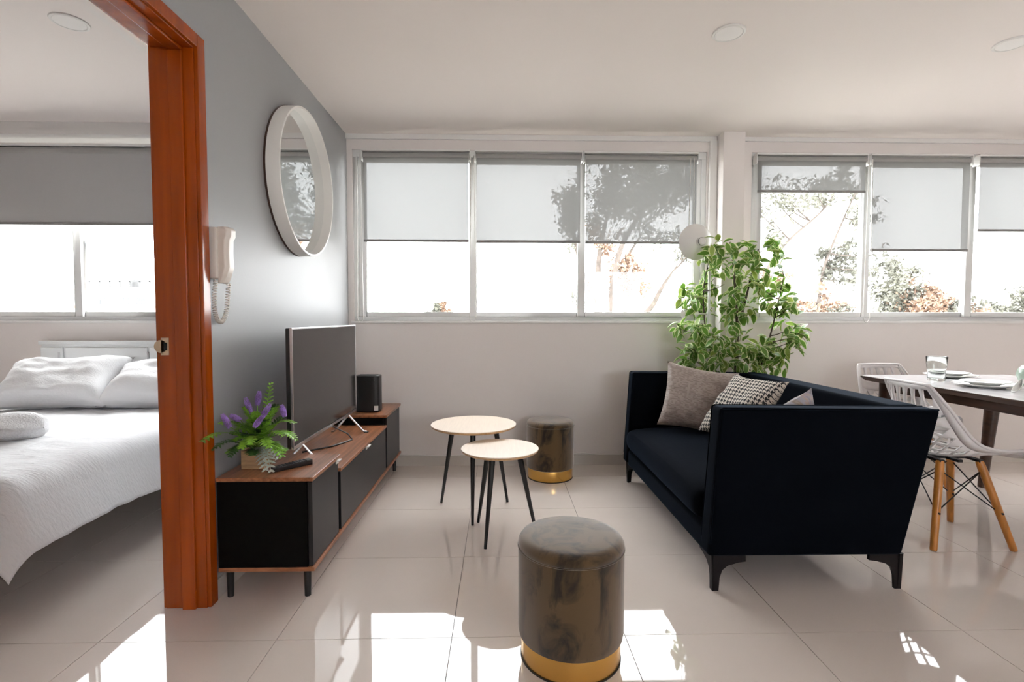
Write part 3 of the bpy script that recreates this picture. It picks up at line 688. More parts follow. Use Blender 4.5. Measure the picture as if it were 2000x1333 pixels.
c1 = cushion('cushion', 0.43,0.41,0.13, M['dashed'], (1.225,3.13,0.605), (0.95,-0.28,-0.16), (0.14,0.26,0.95), 3.1)
tag(c1,'large taupe satin cushion with woven dashes against far sofa arm','cushion','cushions on the sofa')
c2 = cushion('cushion', 0.42,0.40,0.12, M['houndstooth'], (1.30,2.725,0.622), (0.20,-0.97,0.01), (0.24,0.08,0.33), 5.7)
tag(c2,'black and cream houndstooth cushion leaning against taupe cushion','cushion','cushions on the sofa')
c3 = cushion('cushion', 0.40,0.40,0.12, M['marbled'], (1.345,2.31,0.545), (0.33,0.22,0.06), (0.10,0.06,0.95), 8.2)
tag(c3,'grey and brown marbled cushion mostly hidden by the near sofa arm','cushion','cushions on the sofa')

# ------------------------------------------------------------------ dining table
TZ = 0.732
dt = thing('dining_table', (2.87,2.45,0), 'dark brown dining table with pale glossy top and tapered legs', 'table')
tx0,tx1,ty0_,ty1_ = 2.352,3.36,1.55,3.318
rc = 0.05; poly=[]
for cx_,cy_,a0 in ((tx1-rc,ty1_-rc,0),(tx0+rc,ty1_-rc,90),(tx0+rc,ty0_+rc,180),(tx1-rc,ty0_+rc,270)):
    for k in range(7): a = math.radians(a0+15*k); poly.append((cx_+rc*math.cos(a),cy_+rc*math.sin(a)))
cxm, cym = (tx0+tx1)/2,(ty0_+ty1_)/2
lower = [(cxm+(x-cxm)*0.965, cym+(y-cym)*0.975) for x,y in poly]
mb = MB(); n_=len(poly)
for z,pp in ((TZ-.030,lower),(TZ-.008,poly),(TZ,poly)):
    for x,y in pp: mb.v.append((x,y,z))
for kk in range(2):
    for q in range(n_): mb.f.append((kk*n_+q,kk*n_+(q+1)%n_,(kk+1)*n_+(q+1)%n_,(kk+1)*n_+q))
mb.f.append(tuple(range(n_))[::-1]); mb.f.append(tuple(2*n_+q for q in range(n_)))
tt = build('tabletop', mb, M['dark_wood'], dt, bevel=0.0015)
inn = [(cxm+(x-cxm)*0.985, cym+(y-cym)*0.99) for x,y in poly]
part_label(build('stone_inlay', MB().prism(inn,TZ-.001,TZ+.0008,'z'), M['table_top'], tt),'pale glossy stone surface')
ap0,ap1,aq0,aq1 = tx0+.075,tx1-.14,ty0_+.1,ty1_-.10
for b_ in ((ap0,ap0+.022,aq0,aq1),(ap1-.022,ap1,aq0,aq1),(ap0+.022,ap1-.022,aq0,aq0+.022),(ap0+.022,ap1-.022,aq1-.022,aq1)):
    build('apron', MB().box(*b_,TZ-.085,TZ-.030), M['dark_wood'], dt, bevel=0.002)
for x,y,fx_,fy_ in ((ap0+.02,aq1-.05,-.02,.03),(ap1-.06,aq1-.03,.0,.06),(ap0+.02,aq0+.05,-.02,-.03),(ap1-.06,aq0+.03,.0,-.06)):
    build('leg', MB().tube([(x+fx_,y+fy_,0),(x,y,TZ-.03)],[0.024,0.044],18), M['dark_wood'], dt, smooth='auto')

# tableware
def plate(c, z, r_, label, grp='plates on the dining table'):
    o = build('plate', MB().lathe([(0,z),(r_*.55,z),(r_*.60,z+.004),(r_*.98,z+.017),(r_,z+.0195),(r_*.985,z+.021),(r_*.62,z+.0095),(r_*.56,z+.007),(0,z+.0065)],56,(c[0],c[1],0)), M['porcelain'], None, smooth='auto')
    o.data.transform(Matrix.Translation((-c[0],-c[1],-z))); o.location=(c[0],c[1],z)
    return tag(o, label, 'plate', grp)
plate((2.630,2.710),TZ,0.144,'large white dinner plate set nearest the table edge with smaller plate on it')
plate((2.632,2.712),TZ+.0125,0.110,'small white plate stacked on the dinner plate near the table edge')
plate((2.845,3.165),TZ,0.138,'large white dinner plate behind the drinking glass')
plate((2.843,3.167),TZ+.0125,0.105,'small white plate stacked on the dinner plate behind the glass')
gx, gy = 2.597, 2.985
tg = thing('tumbler', (gx,gy,TZ), 'clear thick bottomed drinking glass on the dining table', 'glass')
gr = 0.053
build('glass_body', MB().lathe([(0,TZ+.001),(gr*.76,TZ+.001),(gr*.80,TZ+.006),(gr*.86,TZ+.07),(gr*.90,TZ+.085),(gr,TZ+.143),(gr*.985,TZ+.146),(gr*.955,TZ+.143),(gr*.85,TZ+.085),(gr*.79,TZ+.022),(gr*.70,TZ+.016),(0,TZ+.015)],48,(gx,gy,0)), M['tumbler'], tg, smooth='auto')
vx, vy = 2.762, 2.540
va = thing('vase', (vx,vy,TZ), 'pale green carved ceramic vase on the dining table', 'vase')
build('body', MB().lathe([(r0_,TZ+(z0_)*.86) for r0_,z0_ in [(0,0),(0.048,0),(0.054,.006),(0.086,.05),(0.098,.095),(0.094,.125),(0.076,.150),(0.045,.166),(0.032,.172),(0.030,.185),(0.034,.192),(0.028,.192),(0.024,.175),(0,.165)]],64,(vx,vy,0)), M['celadon'], va, smooth=True)
# little leaf shaped napkin / dish beside plate
nd = build('spoon_rest', MB().grid(10,6,lambda a,b_: (2.565+0.095*a, 2.495+0.045*a+(b_-.5)*0.040*math.sin(PI*min(1,0.08+a*.92))**.6, TZ+.004+0.022*a*a+0.02*(b_-.5)**2*8*a)), M['porcelain'], None, smooth=True, solid=0.004)
tag(nd,'small white leaf shaped spoon rest beside the dinner plate near table edge','spoon rest')

# ------------------------------------------------------------------ lattice chairs (local: faces +x, at the origin)
def shell_pt(u_, v_):
    """u -1..1 across, v 0..1 from seat front to backrest top"""
    Cc = [(0.245,0.425),(0.20,0.440),(0.10,0.432),(0.0,0.424),(-0.09,0.424),(-0.148,0.450),(-0.180,0.520),(-0.200,0.610),(-0.212,0.705),(-0.220,0.786)]
    Wd = [0.185,0.215,0.225,0.225,0.222,0.216,0.205,0.190,0.170,0.145]
    Ed = [(0.245,0.455),(0.20,0.488),(0.115,0.490),(0.04,0.496),(-0.015,0.512),(-0.055,0.544),(-0.092,0.595),(-0.130,0.660),(-0.174,0.728),(-0.210,0.784)]
    P = [Vector((a,0,b_)) for a,b_ in Cc]; n_ = len(P)-1
    p = catmull(P, v_); e_ = catmull([Vector((a,0,b_)) for a,b_ in Ed], v_)
    x = v_*n_; i = min(int(x),n_-1); q = x-i
    wd = Wd[i]*(1-q)+Wd[i+1]*q; a = abs(u_)
    return p.lerp(e_, a**2.2)+Vector((0,wd*u_,0))
def make_chair():
    ch = thing('dining_chair', (0,0,0), 'white lattice shell chair', 'chair')
    mb = MB()
    def P3(u_,v_): mb.v.append(tuple(shell_pt(u_,v_))); return len(mb.v)-1
    def frame_poly(pts, t_):          # polygon with an inset hole -> ring of quads
        cu = sum(p[0] for p in pts)/len(pts); cv = sum(p[1] for p in pts)/len(pts)
        o_ = [P3(*p) for p in pts]; i_ = [P3(cu+(p[0]-cu)*t_, cv+(p[1]-cv)*t_) for p in pts]
        for k in range(len(pts)): mb.f.append((o_[k],o_[(k+1)%len(pts)],i_[(k+1)%len(pts)],i_[k]))
    # diamond lattice field
    NU, NV, v0, v1, um = 10, 18, 0.06, 0.765, 0.87
    g = lambda i,j: (um*(i-NU/2)/(NU/2), v0+(v1-v0)*j/NV)
    for j in range(0,NV+1):
        for i in range(0,NU+1):
            if (i+j)%2 == 0: continue
            pts = []
            for di,dj in ((0,-1),(1,0),(0,1),(-1,0)):
                a, b_ = i+di, j+dj
                if 0<=a<=NU and 0<=b_<=NV: pts.append(g(a,b_))
            if len(pts) == 4: frame_poly(pts, 0.80)
            elif len(pts) == 3:
                q = [P3(*p) for p in pts]; mb.f.append(tuple(q))
    # solid rims and bands
    def band(ua,ub,va,vb,nu,nv):
        for j in range(nv):
            for i in range(nu):
                q = [P3(ua+(ub-ua)*(i+a)/nu, va+(vb-va)*(j+b_)/nv) for a,b_ in ((0,0),(1,0),(1,1),(0,1))]; mb.f.append(tuple(q))
    band(-1,-um,0,1,1,44); band(um,1,0,1,1,44); band(-um,um,0,v0,12,2); band(-um,um,v1,0.825,12,2); band(-um,um,0.965,1,12,1)
    # hand slots at the backrest top
    ns_ = 6
    for k in range(ns_):
        a0 = -um+2*um*k/ns_; a1 = -um+2*um*(k+1)/ns_; am=(a0+a1)/2; hw=(a1-a0)*.38; vb,vt = 0.84,0.95
        sk = (0.03 if k < ns_//2 else -0.03 if k > ns_//2 else 0)
        outer = [(a0,.825),(am,.825),(a1,.825),(a1,.895),(a1,.965),(am,.965),(a0,.965),(a0,.895)]
        inner = [(am-hw*.6+sk,vb),(am+sk,vb),(am+hw*.6+sk,vb),(am+hw,(vb+vt)/2),(am+hw*.7-sk,vt),(am-sk,vt),(am-hw*.7-sk,vt),(am-hw,(vb+vt)/2)]
        o_ = [P3(*p) for p in outer]; i_ = [P3(*p) for p in inner]
        for q in range(8): mb.f.append((o_[q],o_[(q+1)%8],i_[(q+1)%8],i_[q]))
    build('seat_shell', mb, M['chair'], ch, smooth='auto', solid=0.009)
    rim = [shell_pt(-1,k/40) for k in range(41)]+[shell_pt(-1+2*k/16,1.0) for k in range(1,16)]+[shell_pt(1,1-k/40) for k in range(41)]+[shell_pt(1-2*k/16,0) for k in range(1,17)]
    part_label(build('rim', MB().tube(rim,0.0075,8,cap=False), M['chair'], ch, smooth=True),'rolled edge of the shell')
    tops = []; feet = []
    for sx,sy in ((1,1),(1,-1),(-1,1),(-1,-1)):
        t_ = Vector((0.095*sx,0.085*sy,0.405)); f_ = Vector((0.190*sx,0.180*sy,0.0)); tops.append(t_); feet.append(f_)
        lg = build('leg', MB().tube([f_,f_.lerp(t_,.02),f_.lerp(t_,.93),t_],[0.0135,0.015,0.0185,0.0165],14), M['orange_wood'], ch, smooth='auto')
        part_label(lg,'honey coloured wooden leg')
        b_ = f_.lerp(t_,0.42); build('bolt', MB().lathe([(0,-.021),(0.005,-.021),(0.005,.021),(0,.021)],12,tuple(b_),'y'), M['black_metal'], lg, smooth='auto')
    wr = MB()
    for a,b_ in ((0,1),(1,3),(3,2),(2,0)):
        for p,q in ((a,b_),(b_,a)):
            wr.tube([feet[p].lerp(tops[p],.42), feet[q].lerp(tops[q],.90)],0.003,6)
    build('wire_brace', wr, M['black_metal'], ch, smooth=True)
    build('mount', MB().box(-.10,.10,-.012,.012,.398,.412).box(-.012,.012,-.09,.09,.398,.412).box(.083,.107,-.10,.10,.400,.414).box(-.107,-.083,-.10,.10,.400,.414), M['black_metal'], ch, bevel=0.002)
    return ch
ch1 = make_chair()
ch2 = copy_tree(ch1)
ch1.location = (2.255,2.52,0); ch1.rotation_euler = (0,0,math.radians(-2))
ch1['label'] = 'white lattice shell chair with wooden legs behind the sofa end'; ch1['group'] = 'dining chairs'
ch2.location = (2.635,3.29,0); ch2.rotation_euler = (0,0,math.radians(-90))
ch2['label'] = 'white lattice shell chair at the far table end by the window wall'; ch2['group'] = 'dining chairs'

# ------------------------------------------------------------------ floor lamp behind sofa
lp = thing('floor_lamp', (1.437,3.505,0), 'white floor lamp with dish shade and small spotlight arm behind sofa', 'lamp')
lx, ly = 1.437, 3.505
build('base', MB().lathe([(0,0),(0.068,0),(0.072,0.006),(0.068,0.018),(0.03,0.024),(0,0.024)],40,(lx,ly,0)), M['white_plastic'], lp, smooth='auto')
build('pole', MB().tube([(lx,ly,0.02),(lx,ly,1.62)],0.009,14), M['white_plastic'], lp, smooth='auto')
def oriented_lathe(prof, c, ax, n_=40):
    mb = MB().lathe(prof, n_); q = Vector((0,0,1)).rotation_difference(Vector(ax).normalized()); c = Vector(c)
    mb.v = [tuple(q@Vector(v)+c) for v in mb.v]; return mb
sax = (0.16,-0.98,-0.08); sc_ = (1.338,3.47,1.622)
shd = build('dish_shade', oriented_lathe([(0.122,-.030),(0.120,-.028),(0.100,-.006),(0.060,0.016),(0.030,0.024),(0,0.026),(0,0.022),(0.029,0.020),(0.059,0.012),(0.098,-.010),(0.119,-.031)],sc_,sax), M['white_plastic'], lp, smooth='auto')
nk = build('lamp_socket', oriented_lathe([(0,0.02),(0.026,0.02),(0.026,0.060),(0.022,0.064),(0,0.064)],sc_,sax,24), M['white_plastic'], shd, smooth='auto')
build('socket_ring', oriented_lathe([(0.020,0.052),(0.0275,0.052),(0.0275,0.058),(0.020,0.058),(0.020,0.052)],sc_,sax,24), M['black'], shd, smooth='auto')
build('shade_arm', MB().tube([(lx,ly,1.60),(lx,ly,1.635),(1.40,3.49,1.64),(1.345,3.465,1.632)],0.0065,10), M['white_plastic'], lp, smooth='auto')
build('clamp', MB().lathe([(0,1.118),(0.016,1.118),(0.016,1.15),(0,1.15)],18,(lx,ly,0)), M['white_plastic'], lp, smooth='auto')
build('spot_arm', MB().tube([(lx,ly,1.134),(1.33,3.475,1.137)],0.005,10), M['white_plastic'], lp, smooth='auto')
part_label(build('spotlight', oriented_lathe([(0,-.012),(0.020,-.012),(0.028,.004),(0.030,.04),(0.032,.092),(0.029,.094),(0.027,.06),(0,.06)],(1.335,3.475,1.136),(-1,-0.12,-0.03),24), M['white_plastic'], lp, smooth='auto'),'small white cylindrical spotlight')
build('power_cord', MB().tube([(lx+.03,ly+.03,0.015),(lx+.14,ly+.12,0.006),(lx+.2,ly+.2,0.005)],0.003,6), M['white_plastic'], lp, smooth=True)

# ------------------------------------------------------------------ ficus tree
ft = thing('ficus_tree', (1.66,3.545,0), 'leafy variegated artificial ficus tree behind the sofa and lamp', 'plant')
build('pot', MB().lathe([(0,0),(0.095,0),(0.10,0.01),(0.125,0.25),(0.13,0.255),(0.122,0.26),(0.115,0.235),(0,0.235)],32,(1.66,3.545,0)), M['pot'], ft, smooth='auto')
build('soil', MB().lathe([(0,0.22),(0.117,0.22),(0.117,0.238),(0,0.243)],24,(1.66,3.545,0)), M['soil'], ft, smooth='auto')
clus = [(1.42,3.38,1.57),(1.54,3.39,1.59),(1.7,3.44,1.56),(1.91,3.6,1.62),(1.95,3.57,1.54),(1.46,3.4,1.47),(1.44,3.51,1.49),(1.58,3.39,1.48),(1.72,3.41,1.47),(1.8,3.43,1.4),(1.48,3.52,1.38),(1.63,3.51,1.39),(1.56,3.42,1.28),(1.74,3.5,1.35),(1.85,3.59,1.32),(1.98,3.59,1.35),(1.26,3.4,1.2),(1.36,3.53,1.26),(1.45,3.54,1.32),(1.28,3.5,1.28),(1.54,3.45,1.18),(1.68,3.54,1.23),(1.89,3.59,1.22),(1.92,3.51,1.18),(1.96,3.45,1.18),(2.04,3.6,1.26),(1.61,3.53,1.11),(1.25,3.58,1.04),(1.36,3.5,1.01),(1.38,3.48,1.07),(2.02,3.52,1.04),(2.06,3.48,1.0),(1.97,3.42,0.95),(1.3,3.45,0.9),(1.42,3.58,0.93),(1.42,3.37,0.98),(1.3,3.53,0.83),(1.48,3.46,0.87),(1.53,3.43,0.9),(1.59,3.4,0.98),(1.64,3.4,0.87),(1.78,3.53,0.9),(1.82,3.45,0.87),(1.9,3.47,0.9),(1.9,3.56,0.95),(1.9,3.46,0.8),(1.43,3.51,0.79),(1.48,3.38,0.81),(1.63,3.4,0.8),(1.82,3.56,0.8),(1.35,3.53,0.78),(1.79,3.44,0.76),(1.49,3.39,1.33),(1.64,3.37,1.14),(1.47,3.53,1.18)]
stems = [[Vector(p) for p in q] for q in (
    [(1.655,3.54,0.23),(1.64,3.53,0.6),(1.645,3.52,0.95),(1.62,3.50,1.25),(1.58,3.47,1.5),(1.555,3.46,1.62)],
    [(1.67,3.55,0.23),(1.66,3.54,0.62),(1.655,3.54,0.98),(1.70,3.54,1.2),(1.74,3.52,1.42),(1.78,3.52,1.58)],
    [(1.645,3.55,0.23),(1.58,3.54,0.55),(1.48,3.53,0.8),(1.42,3.52,1.05),(1.40,3.51,1.3),(1.43,3.5,1.5)],
    [(1.675,3.545,0.23),(1.74,3.53,0.55),(1.82,3.52,0.78),(1.88,3.52,1.0),(1.93,3.53,1.2),(1.98,3.55,1.4)])]
stm = MB(); spts = []
for k, P_ in enumerate(stems):
    pts = [catmull(P_,t/24) for t in range(25)]; spts += pts[6:]
    stm.tube(pts,[ (0.016 if k<2 else 0.010)*(1-0.75*t/24) for t in range(25)],8)
for c_ in clus:
    c = Vector(c_); best = min(spts, key=lambda p: (p-c).length+max(0,p.z-c.z+.05)*1.5)
    md = (best+c)/2+Vector((0,0,-.02)); stm.tube([bez(best,md,c,t/5) for t in range(6)],[0.0042-0.0005*t for t in range(6)],5)
part_label(build('stem', stm, M['stem'], ft, smooth=True),'thin dark brown stems')
def leaf_mesh(L_, W_, fold, curl):
    mb = MB()
    prof = [(0,0.0),(0.12,0.35),(0.3,0.85),(0.48,1.0),(0.68,0.80),(0.86,0.38),(1,0.0)]
    for t_,w_ in prof:
        z = -curl*t_*t_
        for sg in (-1,0,1):
            mb.v.append((L_*t_, sg*W_/2*w_, z+(fold*W_*w_ if sg else 0))); mb.uv[len(mb.v)-1] = (0.5+0.5*sg, t_)
    for k in range(len(prof)-1):
        for q in range(2): a = k*3+q; mb.f.append((a,a+1,a+4,a+3))
    me = bpy.data.meshes.new('leaf'); me.from_pydata(mb.v,[],mb.f); me.materials.append(M['ficus'])
    ul = me.uv_layers.new(name='UVMap')
    for lp_ in me.loops: ul.data[lp_.index].uv = mb.uv[lp_.vertex_index]
    me.polygons.foreach_set('use_smooth',[True]*len(me.polygons)); return me
LM = [leaf_mesh(0.092,0.047,0.18,0.012),leaf_mesh(0.082,0.043,0.12,0.020),leaf_mesh(0.074,0.040,0.25,0.008)]
off = ft.location; rest = MB(); nleaf = 0
rl = random.Random(5)
for ci, c_ in enumerate(clus):
    c = Vector(c_)
    if abs(c.x-1.40) < .10 and 1.05 < c.z < 1.45: c.y = 3.63
    for q in range(15 if c.z > 1.0 else 18):
        base = c+Vector((rl.gauss(0,.028),rl.gauss(0,.022),rl.gauss(0,.03)))
        az = rl.uniform(0,2*PI); el = rl.uniform(-1.0,0.75) if rl.random()<.75 else rl.uniform(-1.4,-.6)
        dirv = Vector((math.cos(az)*math.cos(el),math.sin(az)*math.cos(el)*0.8,math.sin(el)))
        base.y = min(base.y,3.70); tipy = base.y+dirv.y*.09
        if tipy > 3.78 or (1.57 < base.x+dirv.x*.09 < 1.79 and tipy > 3.66): dirv.y = -abs(dirv.y)
        rot = dirv.to_track_quat('X','Z').to_matrix().to_4x4() @ Matrix.Rotation(rl.uniform(-.9,.9),4,'X')
        mtx = Matrix.Translation(base-off) @ rot
        if q < 5 and nleaf < 298:
            o = bpy.data.objects.new('leaf', rl.choice(LM)); C.objects.link(o); o.parent = ft; o.matrix_local = mtx; nleaf += 1
        else:
            me = rl.choice(LM); o_ = len(rest.v)
            for v_ in me.vertices: rest.v.append(tuple(mtx@v_.co+off))
            for p_ in me.polygons:
                rest.f.append(tuple(o_+i for i in p_.vertices))
            for lp_ in me.loops: rest.uv[o_+lp_.vertex_index] = tuple(me.uv_layers[0].data[lp_.index].uv)
o = build('leaves', rest, M['ficus'], ft, smooth=True); o['kind'] = 'stuff'

# ------------------------------------------------------------------ bedroom
be = thing('bed', (-2.58,2.85,0), 'white lacquered double bed frame with headboard under the bedroom window', 'bed')
BX0, BX1 = -3.27, -1.90
hb = build('headboard', MB().box(BX0,BX1,3.735,3.79,0.15,0.925), M['bed_white'], be, bevel=0.004)
build('cap_rail', MB().box(BX0-.012,BX1+.012,3.725,3.797,0.915,0.94), M['bed_white'], be, bevel=0.003)
for x0_,x1_ in ((-3.265,-3.11),(-3.095,-2.52),(-2.505,-1.93)):
    build('panel', MB().box(x0_,x1_,3.722,3.736,0.30,0.895), M['bed_white'], hb, bevel=0.004)
for x_ in (-3.135,-2.512):
    part_label(build('slot', MB().box(x_-.006,x_+.006,3.718,3.724,0.76,0.862), M['silver'], hb),'narrow grey inset strip')
build('side_rail', MB().box(BX1-.03,BX1,1.93,3.735,0.20,0.30), M['bed_white'], be, bevel=0.004)
build('side_rail', MB().box(BX0,BX0+.03,1.93,3.735,0.20,0.30), M['bed_white'], be, bevel=0.004)
build('foot_rail', MB().box(BX0,BX1,1.90,1.93,0.20,0.30), M['bed_white'], be, bevel=0.004)
for x,y in ((BX0,1.90),(BX1-.05,1.90),(BX0,3.73),(BX1-.05,3.73)):
    build('leg', MB().box(x,x+.05,y-.0,y+.05,0,0.30), M['bed_white'], be, bevel=0.004)
build('slat_base', MB().box(BX0+.03,BX1-.03,1.93,3.735,0.24,0.28), M['bed_white'], be)
mt_ = build('mattress', MB().box(BX0+.02,BX1-.01,1.93,3.72,0.285,0.455), M['linen'], None, bevel=0.04, seg=4)
tag(mt_,'thick white mattress under the duvet on the bed','mattress')
# duvet: top sheet rolling over the side and the foot
DT = 0.492
def roll(s_, top, side):
    """arc-length s past the edge -> (outward, drop)"""
    R_ = 0.11
    if s_ <= 0: return s_, 0.0
    a = s_/R_
    if a < 1.25: return R_*math.sin(a), R_*(1-math.cos(a))
    e_ = s_-1.25*R_; return R_*math.sin(1.25)+e_*0.40, R_*(1-math.cos(1.25))+e_*0.91
def duvet(a, b_):
    # a across: 0 = far side, 1 = side hem ; b along: 0 = head, 1 = foot hem
    s_ = -1.36+1.735*a; t_ = -1.55+1.885*b_
    ox_, dz1 = roll(s_-0.04,0,0); oy_, dz2 = roll(t_-0.0,0,0)
    x = -1.905+ox_; y = 2.00-oy_
    wob = 0.035*noise.noise(Vector((y*2.2,3.1,0)))*max(0,dz1)/.3+0.03*noise.noise(Vector((x*2.2,7.7,0)))*max(0,dz2)/.3
    x += wob*1.3; dz = (dz1**3+dz2**3)**(1/3) if dz1 > 0 and dz2 > 0 else max(dz1,dz2)
    dz *= 1.0 + 0.07*math.sin(y*5.0)*(1 if dz1>.1 else 0)
    fold = 0.010*noise.noise(Vector((x*5,y*5,0.3)))+0.006*noise.noise(Vector((x*9+y*6,y*14,1.3)))+0.016*noise.noise(Vector((x*2.2,y*1.7,4.0)))
    return (x, y, max(0.14,DT-dz)+fold)
dv = build('duvet', MB().grid(110,110,duvet), M['sheet'], None, smooth=True, solid=0.02)
tag(dv,'white crinkled duvet hanging over the side of the bed','duvet')
def pillow(c, W_, D_, T_, rot, tilt, seed, label):
    mb = MB(); R = Matrix.Rotation(rot,3,'Z')@Matrix.Rotation(tilt,3,'X'); c = Vector(c)
    for sg in (1,-1):
        def fn(a,b_):
            u_,v_ = a*2-1,b_*2-1
            x = W_/2*(u_-.12*u_**3*(1-v_*v_)); y = D_/2*(v_-.16*v_**3*(1-u_*u_))+.035*u_*max(0,v_); e_ = max(0,1-u_**4)*max(0,1-v_**4)
            th = T_/2*e_**.5*(1+.25*noise.noise(Vector((u_*1.5+seed,v_*1.5,0))))+.010*noise.noise(Vector((u_*5+seed,v_*5,2)))*e_**.3
            return c+R@Vector((x,y,sg*th*(1.0 if sg>0 else .8)))
        mb.grid(30,24,fn)
    o = build('pillow', mb, M['linen'], None, smooth=True); return tag(o,label,'pillow','bed pillows')
pillow((-2.94,3.50,0.665),0.74,0.40,0.26,math.radians(4),math.radians(44),1.2,'white pillow with raised corner on the bed under window mullion')
pillow((-2.27,3.52,0.655),0.72,0.40,0.26,math.radians(-3),math.radians(40),4.2,'white pillow on the bed beside the door frame')
def rolled(a,b_):
    ang_ = 2*PI*b_; rr = 0.075*(1-0.15*math.cos(3*ang_))*(math.sin(PI*min(1,max(0,a*1.0)))**0.35+.02)
    return (-2.68+0.40*a, 2.50+0.10*a+rr*1.7*math.cos(ang_), 0.555+rr*math.sin(ang_)*(1+.15*math.sin(ang_*2+a*6)))
tw_ = build('folded_towel', MB().grid(24,28,rolled), M['towel'], None, smooth=True)
tag(tw_,'rolled fluffy white towel lying on the duvet','towel')

# white cable on top of the baseboard
cb = [(-0.74,3.800,0.086)]+[(-0.74+0.85*k/10,3.801,0.082+0.004*math.sin(k*1.3)) for k in range(1,11)]
o = build('white_cable', MB().tube(cb,0.0028,6), M['white_plastic'], None, smooth=True); tag(o,'thin white cable resting along baseboard between console and pouffe','cable')
cb = [(0.50+0.4*k/10,3.801,0.083+0.012*math.exp(-((k-3)/1.6)**2)) for k in range(11)]
o = build('white_cable', MB().tube(cb,0.0028,6), M['white_plastic'], None, smooth=True); tag(o,'thin white cable on the baseboard between pouffe and sofa','cable')

# ------------------------------------------------------------------ outside
GZ = -6.0
g = struct('ground', MB().box(-160,160,4.5,220,GZ-.5,GZ), M['ground'], 'flat ground far below the windows', 'ground')
def crown_tree(base, stems, blobs, leaf, label, seed, r0=0.07):
    """trunk stems through given points, branches into leafy blobs (centre, radii, leaf count, material)"""
    rg = random.Random(seed); t = thing('garden_tree', base, label, 'tree', 'trees outside the windows'); wood = MB(); sp_ = []
    for P_ in stems:
        P_ = [Vector(base)+Vector((rg.uniform(-.1,.1),rg.uniform(-.1,.1),0))]+[Vector(p) for p in P_]
        pts = [catmull(P_,k/30) for k in range(31)]; sp_ += pts[8:]
        wood.tube(pts,[r0*(1-.8*k/30) for k in range(31)],6)
    lfs = {}
    for c, rd, nl, mt in blobs:
        c = Vector(c); tips = []
        for k in range(max(4,int(nl/90))):
            q = Vector((rg.gauss(0,.5),rg.gauss(0,.5),rg.gauss(0,.5))); q = Vector((q.x*rd[0],q.y*rd[1],q.z*rd[2]))+c
            b_ = min(sp_, key=lambda p: (p-q).length+max(0,p.z-q.z)*2); md = (b_+q)/2+Vector((rg.uniform(-.1,.1),rg.uniform(-.1,.1),-.12*(q-b_).length))
            cv = [bez(b_,md,q,x/6) for x in range(7)]; rr = min(r0*.3, .008+.008*(q-b_).length)
            wood.tube(cv,[rr*(1-.12*x) for x in range(7)],4); tips += cv[3:]
        lf = lfs.setdefault(mt, MB())
        for k in range(nl):
            p = rg.choice(tips); p = p+Vector((rg.gauss(0,.16)*rd[0],rg.gauss(0,.16)*rd[1],rg.gauss(0,.16)*rd[2]))
            a = Vector((rg.gauss(0,1),rg.gauss(0,1),rg.gauss(0,1))).normalized(); b2 = a.cross(Vector((rg.gauss(0,1),rg.gauss(0,1),rg.gauss(0,1)))).normalized(); s_ = leaf*rg.uniform(.6,1.3)
            o_ = len(lf.v); lf.v += [tuple(p-a*s_),tuple(p+b2*s_*.45),tuple(p+a*s_),tuple(p-b2*s_*.45)]; lf.f.append((o_,o_+1,o_+2,o_+3))
    build('trunk', wood, M['bark'], t, recalc=False)
    for mt, lf in lfs.items():
        o = build('foliage', lf, M[mt], t, recalc=False); o['kind'] = 'stuff'
LO, LR = 'leaf_out', 'leaf_orange'
crown_tree((2.3,11,GZ), [[(2.15,11,0.5),(2.10,11,2.0),(2.2,11,2.9),(2.45,11.2,3.7)],[(2.30,10.9,0.5),(2.38,10.9,1.6),(2.55,10.8,2.6),(3.0,10.7,3.4),(3.4,10.6,4.0)],[(2.6,11.2,0.5),(2.85,11.2,1.5),(2.75,11.2,2.3),(3.1,11.4,2.9)],[(2.2,11,0.4),(1.85,11.1,1.8),(1.6,11.1,2.9),(1.5,11.1,3.6)],[(2.9,11,0.2),(3.35,11,1.5),(3.7,11,2.1)]],
    [((2.55,11,3.75),(0.75,0.7,0.75),2600,LO),((3.25,11,3.7),(0.75,0.7,0.8),2400,LO),((1.5,11,3.35),(0.36,0.4,0.62),1300,LO),((3.95,11,4.0),(0.55,0.6,0.65),1300,LO),((2.3,11,4.35),(0.5,0.5,0.35),700,LO),
     ((2.3,11,2.1),(0.55,0.5,0.7),650,LR),((2.75,11,2.0),(0.4,0.4,0.6),420,LR),((1.75,11,1.45),(0.3,0.3,0.4),200,LO),((2.2,11,2.9),(0.6,0.4,0.4),300,LR),((3.9,11,3.0),(0.5,0.5,0.4),500,LO)], 0.055, 'tall thin leaved tree with several stems behind the window beside the pier', 21, 0.11)
crown_tree((5.9,9.8,GZ), [[(6.0,9.8,0.2),(6.15,9.8,1.4),(6.25,9.8,2.1),(6.55,9.8,2.9),(6.9,9.8,3.7)],[(5.4,9.8,0.5),(5.05,9.8,1.7),(5.45,9.8,2.5),(6.2,9.8,3.2),(6.6,9.8,3.9)]],
    [((5.15,9.8,2.6),(0.32,0.4,0.45),380,LO),((5.3,9.8,2.1),(0.35,0.3,0.3),220,LR),((6.75,9.8,2.4),(0.4,0.4,0.35),520,LO),((6.35,9.8,2.1),(0.25,0.3,0.3),160,LO),((6.9,9.8,3.1),(0.4,0.4,0.3),420,LO),((5.6,9.8,3.6),(0.9,0.5,0.35),900,LO),((6.5,9.8,3.7),(0.6,0.5,0.4),800,LO),((6.0,9.8,1.55),(0.3,0.3,0.3),140,LR),((7.4,9.8,2.15),(0.35,0.3,0.35),420,LO)], 0.055, 'slender sparse tree with open branches seen above ficus', 8, 0.05)
